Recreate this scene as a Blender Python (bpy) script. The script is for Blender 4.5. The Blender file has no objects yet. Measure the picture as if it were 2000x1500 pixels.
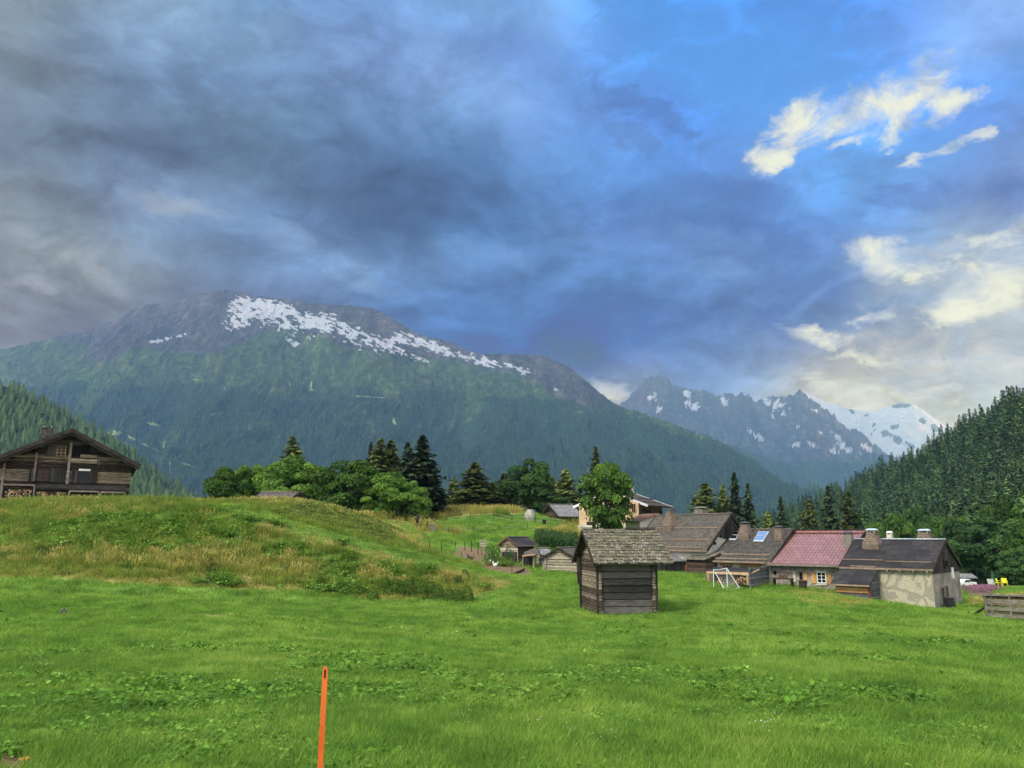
import bpy, bmesh, math, random
import numpy as np
from mathutils import Vector, Matrix, Euler
random.seed(7); RNG = np.random.default_rng(11)
C = bpy.context.scene.collection
SC = bpy.context.scene
R = math.radians

# ------------------------------------------------------------------ camera
F = 1500.0                       # focal length in pixels of a 2000 x 1500 frame
PITCH = math.atan((1045-750)/F)
cam = bpy.data.objects.new('camera', bpy.data.cameras.new('camera')); C.objects.link(cam)
cam.location = (0, 0, 0); cam.rotation_euler = (R(90)+PITCH, 0, 0)
cam.data.sensor_width = 36; cam.data.lens = 36*F/2000
cam.data.clip_start = 0.1; cam.data.clip_end = 60000
SC.camera = cam
CP, SP = math.cos(PITCH), math.sin(PITCH)
def V_of(py):                    # pixel row -> tangent of elevation (z / y)
    yc = (750-py)/F
    return (SP+yc*CP)/(CP-yc*SP)
def U_of(px, py):                # pixel -> x / y
    return ((px-1000)/F)/(CP-(750-py)/F*SP)
def P(px, py, d):                # point seen at a pixel, at forward distance d
    return Vector((U_of(px, py)*d, d, V_of(py)*d))
def pix(x, y, z):                # world -> pixel (numpy ok)
    dep = y*CP+z*SP; up = -y*SP+z*CP
    return 1000+F*x/dep, 750-F*up/dep

# ------------------------------------------------------------------ light and exposure
SC.view_settings.view_transform = 'Standard'; SC.view_settings.look = 'None'
SC.view_settings.exposure = 0.65; SC.view_settings.gamma = 1.0
SC.cycles.use_denoising = True
SC.cycles.max_bounces = 6; SC.cycles.volume_bounces = 0; SC.cycles.sample_clamp_indirect = 4
SUN_EL, SUN_AZ = R(48), R(224)   # azimuth clockwise from the view direction: from the left, a little behind
sun = bpy.data.objects.new('sun', bpy.data.lights.new('sun', 'SUN')); C.objects.link(sun)
sun.data.energy = 2.8; sun.data.angle = R(14); sun.data.color = (1.0, 0.93, 0.80)
sdir = Vector((math.sin(SUN_AZ)*math.cos(SUN_EL), math.cos(SUN_AZ)*math.cos(SUN_EL), math.sin(SUN_EL)))
sun.rotation_euler = sdir.to_track_quat('Z', 'Y').to_euler()

def lin(c):                      # 0-255 display colour -> linear
    return tuple(((v/255)/12.92 if v/255 <= .04045 else ((v/255+.055)/1.055)**2.4) for v in c)

world = bpy.data.worlds.new('World'); SC.world = world; world.use_nodes = True
class NT:                        # terse node-tree builder
    def __init__(s, tree): s.t = tree; tree.nodes.clear()
    def n(s, typ, **kw):
        o = s.t.nodes.new(typ)
        for k, v in kw.items():
            if k == 'ins':
                for i, val in v.items():
                    if isinstance(val, bpy.types.NodeSocket): s.t.links.new(val, o.inputs[i])
                    else: o.inputs[i].default_value = val
            else: setattr(o, k, v)
        return o
    def m(s, op, a, b=0.0, c=0.0, clamp=False):
        return s.n('ShaderNodeMath', operation=op, use_clamp=clamp, ins={0: a, 1: b, 2: c}).outputs[0]
    def noise(s, vec, scale, detail=4, rough=.55, dim='3D', dist=0.0, lac=2.0):
        return s.n('ShaderNodeTexNoise', noise_dimensions=dim, ins={'Vector': vec, 'Scale': scale, 'Detail': detail, 'Roughness': rough, 'Distortion': dist, 'Lacunarity': lac})
    def mix(s, f, a, b, mode='MIX'):
        o = s.n('ShaderNodeMix', data_type='RGBA', blend_type=mode)
        for i, val in ((0, f), (6, a), (7, b)):
            if isinstance(val, bpy.types.NodeSocket): s.t.links.new(val, o.inputs[i])
            else: o.inputs[i].default_value = val if i == 0 else (tuple(val)+(1,))[:4]
        return o.outputs[2]
    def rng(s, v, a, b, c=0.0, d=1.0, smooth=True):
        return s.n('ShaderNodeMapRange', interpolation_type='SMOOTHSTEP' if smooth else 'LINEAR', ins={0: v, 1: a, 2: b, 3: c, 4: d}).outputs[0]
    def ramp(s, f, stops, interp='LINEAR'):
        o = s.n('ShaderNodeValToRGB', ins={0: f}); cr = o.color_ramp; cr.interpolation = interp
        while len(cr.elements) < len(stops): cr.elements.new(.5)
        for e, (p, c) in zip(cr.elements, stops): e.position = p
        for e, (p, c) in zip(cr.elements, stops): e.position = p; e.color = (tuple(c)+(1,))[:4]
        return o
    def attr(s, name): return s.n('ShaderNodeAttribute', attribute_name=name).outputs['Fac']
# cloud colours seen over the valley, as rows of (column, colour) at rising elevations
SKYC = [0, 125, 250, 375, 500, 625, 750, 875, 1000, 1125, 1250, 1375, 1500, 1625, 1750, 1875, 2000]
SKYR = {
 -150:[(140,150,160),(135,150,168),(140,160,190),(150,180,210),(120,155,200),(120,155,205),(125,160,210),(125,165,220),(120,165,225),(110,165,240),(92,155,238),(92,155,238),(92,155,238),(95,155,235),(105,155,230),(130,165,220),(140,170,220)],
 0:  [(138,152,160),(132,148,168),(145,170,200),(150,180,210),(120,155,200),(120,155,202),(118,152,205),(128,172,228),(128,168,222),(135,185,250),(95,162,242),(95,160,242),(95,158,240),(95,156,238),(105,155,230),(142,170,220),(150,175,220)],
 75: [(135,148,160),(127,145,170),(130,155,190),(138,170,202),(130,162,202),(128,158,205),(122,150,200),(122,158,215),(125,162,225),(118,165,240),(98,164,245),(98,162,242),(98,162,242),(98,160,240),(115,160,230),(150,174,220),(128,162,220)],
 150:[(125,138,152),(122,140,160),(118,142,175),(122,152,190),(120,150,190),(112,143,188),(122,155,205),(138,172,225),(125,166,228),(114,158,225),(102,160,238),(100,165,245),(100,165,245),(104,165,242),(108,165,240),(112,162,232),(112,155,215)],
 225:[(120,133,150),(118,135,155),(112,132,160),(112,138,170),(108,138,168),(100,132,170),(108,142,188),(122,162,212),(122,158,215),(108,150,215),(108,152,225),(100,158,238),(105,168,245),(108,168,242),(110,168,240),(115,162,232),(118,143,195)],
 300:[(112,125,145),(112,132,150),(105,125,155),(103,128,160),(98,128,158),(92,120,158),(85,120,162),(98,138,188),(96,138,192),(100,145,205),(112,168,238),(104,155,230),(115,162,228),(110,170,240),(115,175,240),(118,162,225),(125,150,200)],
 375:[(145,152,162),(115,132,150),(122,142,175),(128,150,182),(98,128,160),(88,115,155),(78,112,155),(82,118,168),(86,128,180),(94,140,200),(104,150,215),(110,155,215),(105,142,200),(114,176,240),(115,168,235),(122,150,202),(118,143,195)],
 450:[(156,166,176),(160,172,180),(130,150,180),(128,158,192),(116,146,188),(108,142,188),(82,118,162),(84,126,175),(90,135,190),(104,145,202),(118,158,218),(104,146,206),(96,136,196),(105,145,205),(120,165,225),(178,192,212),(140,160,200)],
 525:[(144,153,163),(150,160,168),(135,145,155),(120,140,165),(125,155,195),(138,175,222),(122,162,212),(112,152,204),(94,138,194),(94,137,192),(105,150,210),(118,156,208),(122,162,216),(115,158,218),(200,205,210),(180,200,218),(190,198,212)],
 600:[(140,147,158),(126,137,150),(125,135,150),(118,130,155),(105,125,160),(105,130,170),(100,140,190),(95,140,200),(90,135,195),(92,135,190),(94,130,190),(98,134,190),(105,140,190),(102,137,190),(150,178,215),(190,192,202),(205,202,202)],
 675:[(138,146,158),(126,134,150),(120,130,148),(110,125,155),(100,122,160),(100,125,165),(95,125,170),(90,130,188),(85,125,185),(80,120,180),(90,125,182),(112,146,196),(120,150,200),(172,172,185),(176,180,194),(182,186,198),(175,180,195)],
 750:[(136,146,160),(128,138,152),(120,130,150),(110,125,155),(100,122,160),(100,125,165),(95,125,170),(90,130,185),(88,125,180),(95,125,175),(150,168,198),(118,148,190),(142,166,200),(222,208,190),(184,186,194),(178,182,194),(165,175,195)],
 900:[(160,160,170),(150,150,160),(140,145,160),(130,140,160),(120,135,165),(120,140,170),(120,145,180),(120,150,190),(130,160,195),(200,205,212),(225,222,215),(190,198,208),(200,205,210),(220,212,200),(205,200,198),(196,190,194),(185,190,200)],
}
HAZE = 1.0e-4; HAZE_TOP, HAZE_END = 1460.0, 10600.0      # even air: density, height, far side
AIR = (.118, .248, .400)                                  # what that air itself sends to the eye
def build_world():
    g = NT(world.node_tree)
    geo = g.n('ShaderNodeTexCoord').outputs['Generated']
    nd = g.n('ShaderNodeVectorMath', operation='NORMALIZE', ins={0: geo}).outputs[0]
    # billows: warp the direction before reading the cloud layout
    st = g.n('ShaderNodeMapping', ins={'Vector': nd, 'Rotation': (0, R(20), 0), 'Scale': (1, 1, 1.7)}).outputs[0]
    w1 = g.noise(st, 3.2, 7, .58, dist=.5); w2 = g.noise(st, 9.0, 6, .62)
    sub = lambda c: g.n('ShaderNodeVectorMath', operation='SUBTRACT', ins={0: c, 1: (.5, .5, .5)}).outputs[0]
    scl = lambda c, k: g.n('ShaderNodeVectorMath', operation='SCALE', ins={0: c, 'Scale': k}).outputs[0]
    add = lambda a, b: g.n('ShaderNodeVectorMath', operation='ADD', ins={0: a, 1: b}).outputs[0]
    wd = add(nd, add(scl(sub(w1.outputs['Color']), .085), scl(sub(w2.outputs['Color']), .05)))
    def uv(vec):
        s = g.n('ShaderNodeSeparateXYZ', ins={0: vec})
        ay = g.m('MAXIMUM', g.m('ABSOLUTE', s.outputs[1]), .12)
        return g.m('DIVIDE', s.outputs[0], ay), g.m('DIVIDE', s.outputs[2], ay), s
    u, v, s0 = uv(wd)
    ua, va, s1 = uv(nd)
    w3 = g.noise(st, 26.0, 7, .62)
    ub, vb, _s = uv(add(nd, add(scl(sub(w2.outputs['Color']), .085), scl(sub(w3.outputs['Color']), .035))))
    rows = sorted(SKYR, reverse=True)        # low elevation first
    col = None; pv = None
    UA, UB = -.95, .95
    ut = g.rng(u, UA, UB, 0, 1, False)
    for py in rows:
        stops = [(min(max((U_of(px, py)-UA)/(UB-UA), 0), 1), lin([min(255, (v+(sum(c)/3-v)*(.08 if px < 1150 else 0))*k) for v, k in zip(c, (.985, 1.0, 1.0) if px < 1000 else ((1.0, 1.06, 1.08) if py <= 225 and px > 1150 else (.98, 1, 1)))])) for px, c in zip(SKYC, SKYR[py])]
        r = g.ramp(ut, stops, 'B_SPLINE').outputs[0]
        if col is None: col = r
        else: col = g.mix(g.rng(v, pv, V_of(py), 0, 1, False), col, r)
        pv = V_of(py)
    # soft light and dark folds
    f1 = g.noise(st, 6.0, 8, .62, dist=.6).outputs['Fac']
    fold = g.rng(f1, .32, .70, .76, 1.26, True)
    f2 = g.noise(st, 22.0, 6, .6, dist=.8).outputs['Fac']
    fold = g.m('MULTIPLY', fold, g.rng(f2, .3, .72, .90, 1.12, True))
    ew = g.m('EXPONENT', g.m('MULTIPLY', g.m('ADD', g.m('POWER', g.m('MULTIPLY', g.m('SUBTRACT', ua, .36), 2.6), 2), g.m('POWER', g.m('MULTIPLY', g.m('SUBTRACT', va, .70), 4.2), 2)), -1))
    fold = g.m('ADD', g.m('MULTIPLY', fold, g.m('SUBTRACT', 1, g.m('MULTIPLY', ew, .75))), g.m('MULTIPLY', ew, .75*1.09))
    col = g.n('ShaderNodeVectorMath', operation='SCALE', ins={0: col, 'Scale': fold}).outputs[0]
    # clear blue sky between the clouds (Sky Texture)
    sky = g.n('ShaderNodeTexSky', sky_type='NISHITA', sun_disc=False, sun_elevation=SUN_EL, sun_rotation=SUN_AZ, altitude=1300)
    skc = g.n('ShaderNodeVectorMath', operation='SCALE', ins={0: sky.outputs[0], 'Scale': .12}).outputs[0]
    # billowing patches: list of (px, py, half length, half width, degrees, edge softness)
    fn = g.noise(st, 13.0, 10, .66, dist=.9).outputs['Fac']
    fw = g.noise(st, 7.0, 3, .5).outputs['Fac']
    nz = g.m('ADD', g.m('MULTIPLY', g.m('SUBTRACT', fn, .5), 4.6), g.m('MULTIPLY', g.m('SUBTRACT', fw, .5), 1.2))
    def patch(ells, soft):
        best = None
        ells = [e for e in ells if e[2] > 1]
        for (px, py, a, b, ang) in ells:
            cu, cv = U_of(px, py), V_of(py); k = 1/F/(CP-(750-py)/F*SP)
            ca, sa = math.cos(R(ang)), math.sin(R(ang))
            du = g.m('SUBTRACT', ub, cu); dv = g.m('SUBTRACT', vb, cv)
            p = g.m('MULTIPLY', g.m('ADD', g.m('MULTIPLY', du, ca), g.m('MULTIPLY', dv, sa)), 1/(a*k))
            q = g.m('MULTIPLY', g.m('SUBTRACT', g.m('MULTIPLY', dv, ca), g.m('MULTIPLY', du, sa)), 1/(b*k))
            e = g.m('SUBTRACT', 1.0, g.m('ADD', g.m('MULTIPLY', p, p), g.m('MULTIPLY', q, q)))
            e = g.m('MAXIMUM', e, -2.5)
            best = e if best is None else g.m('MAXIMUM', best, e)
        return g.rng(g.m('ADD', best, nz), -.45, soft-.2)
    front = g.rng(s1.outputs[1], .15, .3)
    blue = g.m('MULTIPLY', patch([(1450,120,330,150,5),(1690,350,110,60,0),(1640,130,200,130,0),(1500,200,150,130,0),(1240,270,90,28,-35),(1660,620,90,22,0),(1835,525,40,40,0),(1250,60,120,90,0)], 1.0), .36)
    col = g.mix(g.m('MULTIPLY', blue, front), col, skc)
    dark = patch([(1400,470,260,60,-10),(1560,545,170,35,0),(1250,215,150,34,-28),(1850,380,190,28,12),(1480,390,120,40,-20),(1560,640,150,30,0),(1180,620,200,60,-5),(1740,850,1,1,0)], 1.4)
    col = g.mix(g.m('MULTIPLY', g.m('MULTIPLY', dark, front), .5), col, lin((88,122,180)))
    ccol = g.ramp(g.noise(st, 16.0, 8, .6, dist=.5).outputs['Fac'], [(.34, lin((160,180,208))), (.46, lin((220,220,222))), (.58, lin((255,245,220)))]).outputs[0]
    m1 = patch([(1705,205,150,80,33),(1600,240,125,50,32),(1530,292,66,32,25),(1815,160,66,84,20),(1640,290,60,20,20)], 1.25)
    m2 = patch([(1728,285,20,34,-40),(1785,332,34,13,30),(1855,298,46,18,28),(1900,280,30,14,20)], 1.3)
    m3 = patch([(1735,505,95,34,-6),(1790,538,40,30,-50),(1605,648,75,24,-4),(1712,612,48,20,8),(1880,600,90,34,14),(1940,485,100,36,-8),(1970,560,90,50,0)], 1.7)
    m4 = patch([(1190,772,40,20,0),(1215,780,20,14,0),(1620,755,80,24,-25),(1740,775,150,34,0),(1700,700,80,12,-6),(1880,708,180,13,6)], 2.2)
    bank = patch([(1900,560,190,90,0),(1850,690,260,90,0),(2050,500,140,80,0)], 2.2)
    col = g.mix(g.m('MULTIPLY', g.m('MULTIPLY', bank, front), .75), col, g.mix(g.rng(fn, .35, .65), lin((172,180,198)), lin((224,214,200))))
    for m, k in ((m1, .97), (m2, .8), (m3, .95), (m4, .75)):
        col = g.mix(g.m('MULTIPLY', g.m('MULTIPLY', m, k), front), col, ccol)
    # soft cream rims along the lower edges of the bright right-hand clouds
    rim = patch([(560,465,90,22,-22),(670,520,110,26,-32),(840,110,120,30,-52),(970,190,100,34,-38),(330,60,44,66,-55),(535,60,70,36,30),(1085,55,62,56,-30),(1350,470,120,30,-8),(1420,530,80,24,-14),(930,490,130,20,-16)], 3.0)
    col = g.mix(g.m('MULTIPLY', g.m('MULTIPLY', rim, front), .42), col, g.mix(g.rng(ua, -.4, .2), lin((165,186,212)), lin((150,190,238))))
    rim2 = patch([(110,470,130,42,-10),(190,520,110,34,-38),(330,410,110,26,-15),(60,560,80,20,0)], 2.4)
    col = g.mix(g.m('MULTIPLY', g.m('MULTIPLY', rim2, front), .62), col, lin((184,187,193)))
    # these are the colours as seen from the valley: undo exposure and the air in between
    L = g.m('MINIMUM', g.m('DIVIDE', HAZE_END, g.m('MAXIMUM', s1.outputs[1], .05)), g.m('DIVIDE', HAZE_TOP, g.m('MAXIMUM', s1.outputs[2], .02)))
    T = g.m('EXPONENT', g.m('MULTIPLY', L, -HAZE)); V3 = lambda op, a, b: g.n('ShaderNodeVectorMath', operation=op, ins={0: a, 1: b}).outputs[0]
    air = g.n('ShaderNodeVectorMath', operation='SCALE', ins={0: AIR, 'Scale': g.m('SUBTRACT', 1.0, T)}).outputs[0]
    col = g.n('ShaderNodeVectorMath', operation='SCALE', ins={0: col, 'Scale': 2**-SC.view_settings.exposure}).outputs[0]
    col = V3('MULTIPLY', col, (.84, .95, 1.0))
    col = V3('MAXIMUM', V3('SUBTRACT', col, air), (.004, .006, .01))
    col = g.n('ShaderNodeVectorMath', operation='SCALE', ins={0: col, 'Scale': g.m('DIVIDE', 1.0, T)}).outputs[0]
    # unseen sky behind and above the camera: bright overcast added to light the scene
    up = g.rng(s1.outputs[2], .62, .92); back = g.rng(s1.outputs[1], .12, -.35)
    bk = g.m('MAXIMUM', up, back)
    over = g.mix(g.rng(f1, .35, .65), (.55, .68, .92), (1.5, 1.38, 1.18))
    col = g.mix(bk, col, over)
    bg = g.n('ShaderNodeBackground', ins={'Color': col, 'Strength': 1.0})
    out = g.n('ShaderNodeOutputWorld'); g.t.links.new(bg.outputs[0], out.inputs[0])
build_world()
world.cycles.sampling_method = 'MANUAL'; world.cycles.sample_map_resolution = 512

# ------------------------------------------------------------------ object helpers
def tag(o, label=None, cat=None, group=None, kind=None):
    if label: o['label'] = label
    if cat: o['category'] = cat
    if group: o['group'] = group
    if kind: o['kind'] = kind
    return o
def empty(name, loc=(0, 0, 0), rz=0.0, label=None, cat=None, group=None):
    o = bpy.data.objects.new(name, None); C.objects.link(o); o.location = loc; o.rotation_euler = (0, 0, rz)
    o.empty_display_size = .2
    return tag(o, label, cat, group)
def mesh_obj(name, verts, faces, mats, parent=None, smooth=False, attrs=None, mi=None):
    me = bpy.data.meshes.new(name)
    verts = np.asarray(verts, dtype=np.float32)
    if isinstance(faces, np.ndarray):
        n, k = faces.shape
        me.vertices.add(len(verts)); me.vertices.foreach_set('co', verts.ravel())
        me.loops.add(n*k); me.loops.foreach_set('vertex_index', faces.ravel().astype(np.int32))
        me.polygons.add(n); me.polygons.foreach_set('loop_start', np.arange(0, n*k, k, dtype=np.int32))
        me.update(calc_edges=True)
    else: me.from_pydata(verts.tolist(), [], faces); me.update()
    for m in (mats if isinstance(mats, (list, tuple)) else [mats]): me.materials.append(m)
    if mi is not None: me.polygons.foreach_set('material_index', np.asarray(mi, dtype=np.int32))
    if smooth: me.polygons.foreach_set('use_smooth', np.ones(len(me.polygons), dtype=bool))
    for k, a in (attrs or {}).items():
        at = me.attributes.new(k, 'FLOAT', 'POINT'); at.data.foreach_set('value', np.asarray(a, dtype=np.float32).ravel())
    o = bpy.data.objects.new(name, me); C.objects.link(o)
    if parent: o.parent = parent
    return o
def copy_tree(o, parent=None):
    c = o.copy(); C.objects.link(c); c.parent = parent
    for ch in o.children: copy_tree(ch, c)
    return c
# ------------------------------------------------------------------ numeric noise
def vnoise(x, y, seed=0):
    xi = np.floor(x).astype(np.int64); yi = np.floor(y).astype(np.int64); fx = x-xi; fy = y-yi
    fx = fx*fx*fx*(fx*(fx*6-15)+10); fy = fy*fy*fy*(fy*(fy*6-15)+10)
    def h(a, b):
        n = (a*374761393+b*668265263+seed*974634777) & 0xffffffff
        n = ((n ^ (n >> 13))*1274126177) & 0xffffffff
        return ((n ^ (n >> 16)) & 0xffffff)/float(0xffffff)
    return (h(xi, yi)*(1-fx)+h(xi+1, yi)*fx)*(1-fy)+(h(xi, yi+1)*(1-fx)+h(xi+1, yi+1)*fx)*fy
def fbm(x, y, oct=5, seed=0, gain=.5, ridged=False):
    s = 0; a = 1; t = 0
    for k in range(oct):
        n = vnoise(x*2**k+k*17.3, y*2**k-k*9.1, seed+k)
        if ridged: n = 1-np.abs(2*n-1)
        s = s+a*n; t += a; a *= gain
    return s/t
def sstep(a, b, x):
    t = np.clip((x-a)/(b-a), 0, 1); return t*t*(3-2*t)
# ------------------------------------------------------------------ materials
def material(name):
    m = bpy.data.materials.new(name); m.use_nodes = True
    return m, NT(m.node_tree)
def finish(g, col, rough=.85, bump=None, bstr=.3, bdist=.02, spec=.25, trans=None, normal=None, metal=0):
    b = g.n('ShaderNodeBsdfPrincipled')
    if isinstance(col, bpy.types.NodeSocket): g.t.links.new(col, b.inputs['Base Color'])
    else: b.inputs['Base Color'].default_value = (tuple(col)+(1,))[:4]
    if isinstance(rough, bpy.types.NodeSocket): g.t.links.new(rough, b.inputs['Roughness'])
    else: b.inputs['Roughness'].default_value = rough
    b.inputs['Specular IOR Level'].default_value = spec; b.inputs['Metallic'].default_value = metal
    if bump is not None:
        bn = g.n('ShaderNodeBump', ins={'Strength': bstr, 'Distance': bdist, 'Height': bump}); g.t.links.new(bn.outputs[0], b.inputs['Normal'])
    out = g.n('ShaderNodeOutputMaterial')
    if trans:
        t = g.n('ShaderNodeBsdfTranslucent')
        if isinstance(col, bpy.types.NodeSocket): g.t.links.new(col, t.inputs[0])
        else: t.inputs[0].default_value = (tuple(col)+(1,))[:4]
        mx = g.n('ShaderNodeMixShader', ins={0: trans, 1: b.outputs[0], 2: t.outputs[0]})
        g.t.links.new(mx.outputs[0], out.inputs[0])
    else: g.t.links.new(b.outputs[0], out.inputs[0])
M = {}
def m_noise(name, stops, scale, rough=.85, detail=6, stretch=(1, 1, 1), bump=.3, bdist=.02, coord='Object', spec=.2, nrough=.6):
    m, g = material(name)
    tc = g.n('ShaderNodeTexCoord').outputs[coord]
    mp = g.n('ShaderNodeMapping', ins={'Vector': tc, 'Scale': stretch}).outputs[0]
    nz = g.noise(mp, scale, detail, nrough)
    col = g.ramp(nz.outputs['Fac'], stops).outputs[0]
    big = g.noise(tc, scale*.13, 3, .5).outputs['Fac']
    col = g.mix(1.0, col, g.ramp(big, [(.3, (.72, .72, .72)), (.7, (1.2, 1.2, 1.2))]).outputs[0], 'MULTIPLY')
    finish(g, col, rough, nz.outputs['Fac'], bump, bdist, spec)
    M[name] = m; return m

def grid_faces(nr, nc):
    i = np.arange((nr-1)*(nc-1)); r = i//(nc-1); c = i % (nc-1); a = r*nc+c
    return np.stack([a, a+1, a+nc+1, a+nc], 1)

# ------------------------------------------------------------------ terrain height
CTRL = [ # pixel x, pixel y, distance : points of the meadow and the mounds
 (-100,1500,6.0),(200,1500,6.2),(1000,1500,6.3),(1800,1500,6.2),(2100,1500,6.2),
 (0,1400,9.0),(500,1400,9.2),(1000,1400,9.3),(1500,1400,9.3),(2050,1400,9.3),
 (-50,1300,14.8),(200,1300,14.8),(600,1300,15.0),(1000,1300,15.6),(1500,1300,15.8),(1900,1300,15.5),(2100,1300,15.2),
 (-50,1210,23.6),(200,1210,23.8),(500,1210,26.5),(800,1207,31),(1000,1210,35),(1210,1204,38),(1400,1204,38),(1700,1215,36.6),(1900,1222,35),
 (800,1260,20.9),(1200,1250,24.5),(1700,1250,24.5),(2000,1250,24.3),
 (-50,1160,30),(200,1165,30.5),(500,1185,32),(800,1192,34.5),(1000,1185,39),
 (-100,1130,37),(0,1132,37),(150,1137,37),(300,1147,37.5),(450,1152,38),(600,1165,39),(760,1178,39.5),(900,1175,41),(1000,1155,45),
 (-100,1085,40.5),(150,1085,40.5),(350,1100,40.5),(550,1125,41),(750,1145,42),(880,1150,43),
 (-100,1020,45),(150,1030,44.5),(350,1045,43.5),(520,1075,43.5),(700,1110,44),
 (-200,977,52),(0,983,50),(150,983,49),(300,988,48),(430,1000,47),(520,1018,46.5),(600,1040,46),(700,1068,46),(800,1094,46),(900,1117,46.5),(980,1134,48),
 (560,1016,52.5),(650,1043,52.5),(750,1073,52.5),(850,1098,52.5),(950,1120,53.5),
 (480,985,60),(600,1008,58),(700,1043,57),(780,1072,57),
 (430,984,67),(500,980,66),(570,981,65),(640,994,64),(700,1014,64),(760,1040,63),(800,1063,62),(830,1083,60),
 (770,1014,78),(760,1024,75),(800,1042,72),(850,1068,68),(880,1084,66),
 (800,1005,95),(900,997,100),(1000,999,102),(1080,1012,102),(1140,1027,100),(1200,1035,98),
 (850,1032,85),(950,1022,91),(1000,1036,86),(1050,1040,85),(1000,1050,80),(1080,1066,76),(1000,1060,76),
 (900,1082,68),(940,1096,66),(1000,1113,61.5),(1010,1100,67),(1110,1119,61),(1050,1112,63),
 (1000,1130,55),(1100,1137,52),(1100,1162,46),(1330,1125,60),(1300,1152,51),(1300,1180,43.5),
 (1430,1149,56),(1520,1141,60),(1600,1141,60),(1500,1175,45),(1600,1165,50),(1700,1190,45.5),
 (1722,1170,54),(1828,1192,50),(1880,1177,58),(1960,1213,40.5),(2050,1215,40),(1900,1201,45),(1900,1180,58),(1950,1176,60),(2010,1174,60),(2080,1176,58),(1900,1167,70),(1980,1165,70),(2060,1166,70),(1900,1154,85),(1960,1153,85),(1990,1146,100),(1900,1147,100),(2100,1147,95),(1950,1140,112),(1700,1140,85)]
XYZ = [(P(*c).x, P(*c).y, P(*c).z) for c in CTRL]
XYZ += [(-36,57,2.1),(-30,60,2.1),(-26,56,1.95),(-46,60,2.6),(-50,75,2.8),(-34,75,2.0),(-24,80,1.4),(-18,88,.6),(-12,90,1.0),
        (-20,108,1.0),(0,120,1.2),(-40,110,0.5),(10,118,.5),(18,85,-2.8),(24,75,-3.4),(14,72,-3.3),(28,90,-4.2),(30,110,-6),(45,75,-5.4),
        (0,0,-1.65),(-6,0,-1.6),(8,0,-1.7),(0,3,-1.7),(-4,3,-1.65),(5,3,-1.72),(30,10,-2.4),(-30,10,-2.0),(0,-20,-1.2),(40,30,-3.6),(-40,35,-1.7)]
XYZ = np.array(XYZ)
def _tps(r2): return .5*r2*np.log(r2+1e-9)
_n = len(XYZ)
_A = np.zeros((_n+3, _n+3)); _d = XYZ[:, None, :2]-XYZ[None, :, :2]
_A[:_n, :_n] = _tps((_d**2).sum(2))+np.eye(_n)*.6
_A[:_n, _n] = 1; _A[:_n, _n+1:] = XYZ[:, :2]; _A[_n, :_n] = 1; _A[_n+1:, :_n] = XYZ[:, :2].T
_W = np.linalg.solve(_A, np.concatenate([XYZ[:, 2], [0, 0, 0]]))
def G(x, y, rough=True):
    x = np.atleast_1d(np.asarray(x, float)); y = np.atleast_1d(np.asarray(y, float))
    cy = np.clip(y, -20, 118); lim = .78*np.maximum(cy, 12)+8; cx = np.clip(x, -lim, lim)
    z = np.empty_like(cx)
    for a in range(0, len(cx), 20000):
        q = np.stack([cx[a:a+20000], cy[a:a+20000]], 1)
        z[a:a+20000] = _tps(((q[:, None]-XYZ[None, :, :2])**2).sum(2))@_W[:_n]+_W[_n]+q@_W[_n+1:]
    if rough:
        z = z+(fbm(x*.35, y*.35, 3, 5)-.5)*.16*sstep(4, 14, y)+(fbm(x*.09, y*.12, 2, 9)-.5)*.35*sstep(8, 30, y)*(1-sstep(120, 200, y))
    t = sstep(112, 190, np.hypot(x*.8, y)); z = z*(1-t)+t*(-14)
    t = sstep(200, 1500, np.hypot(x, y)); z = z*(1-t)+t*(-40)
    return z
def g1(x, y): return float(G(x, y)[0])

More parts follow.
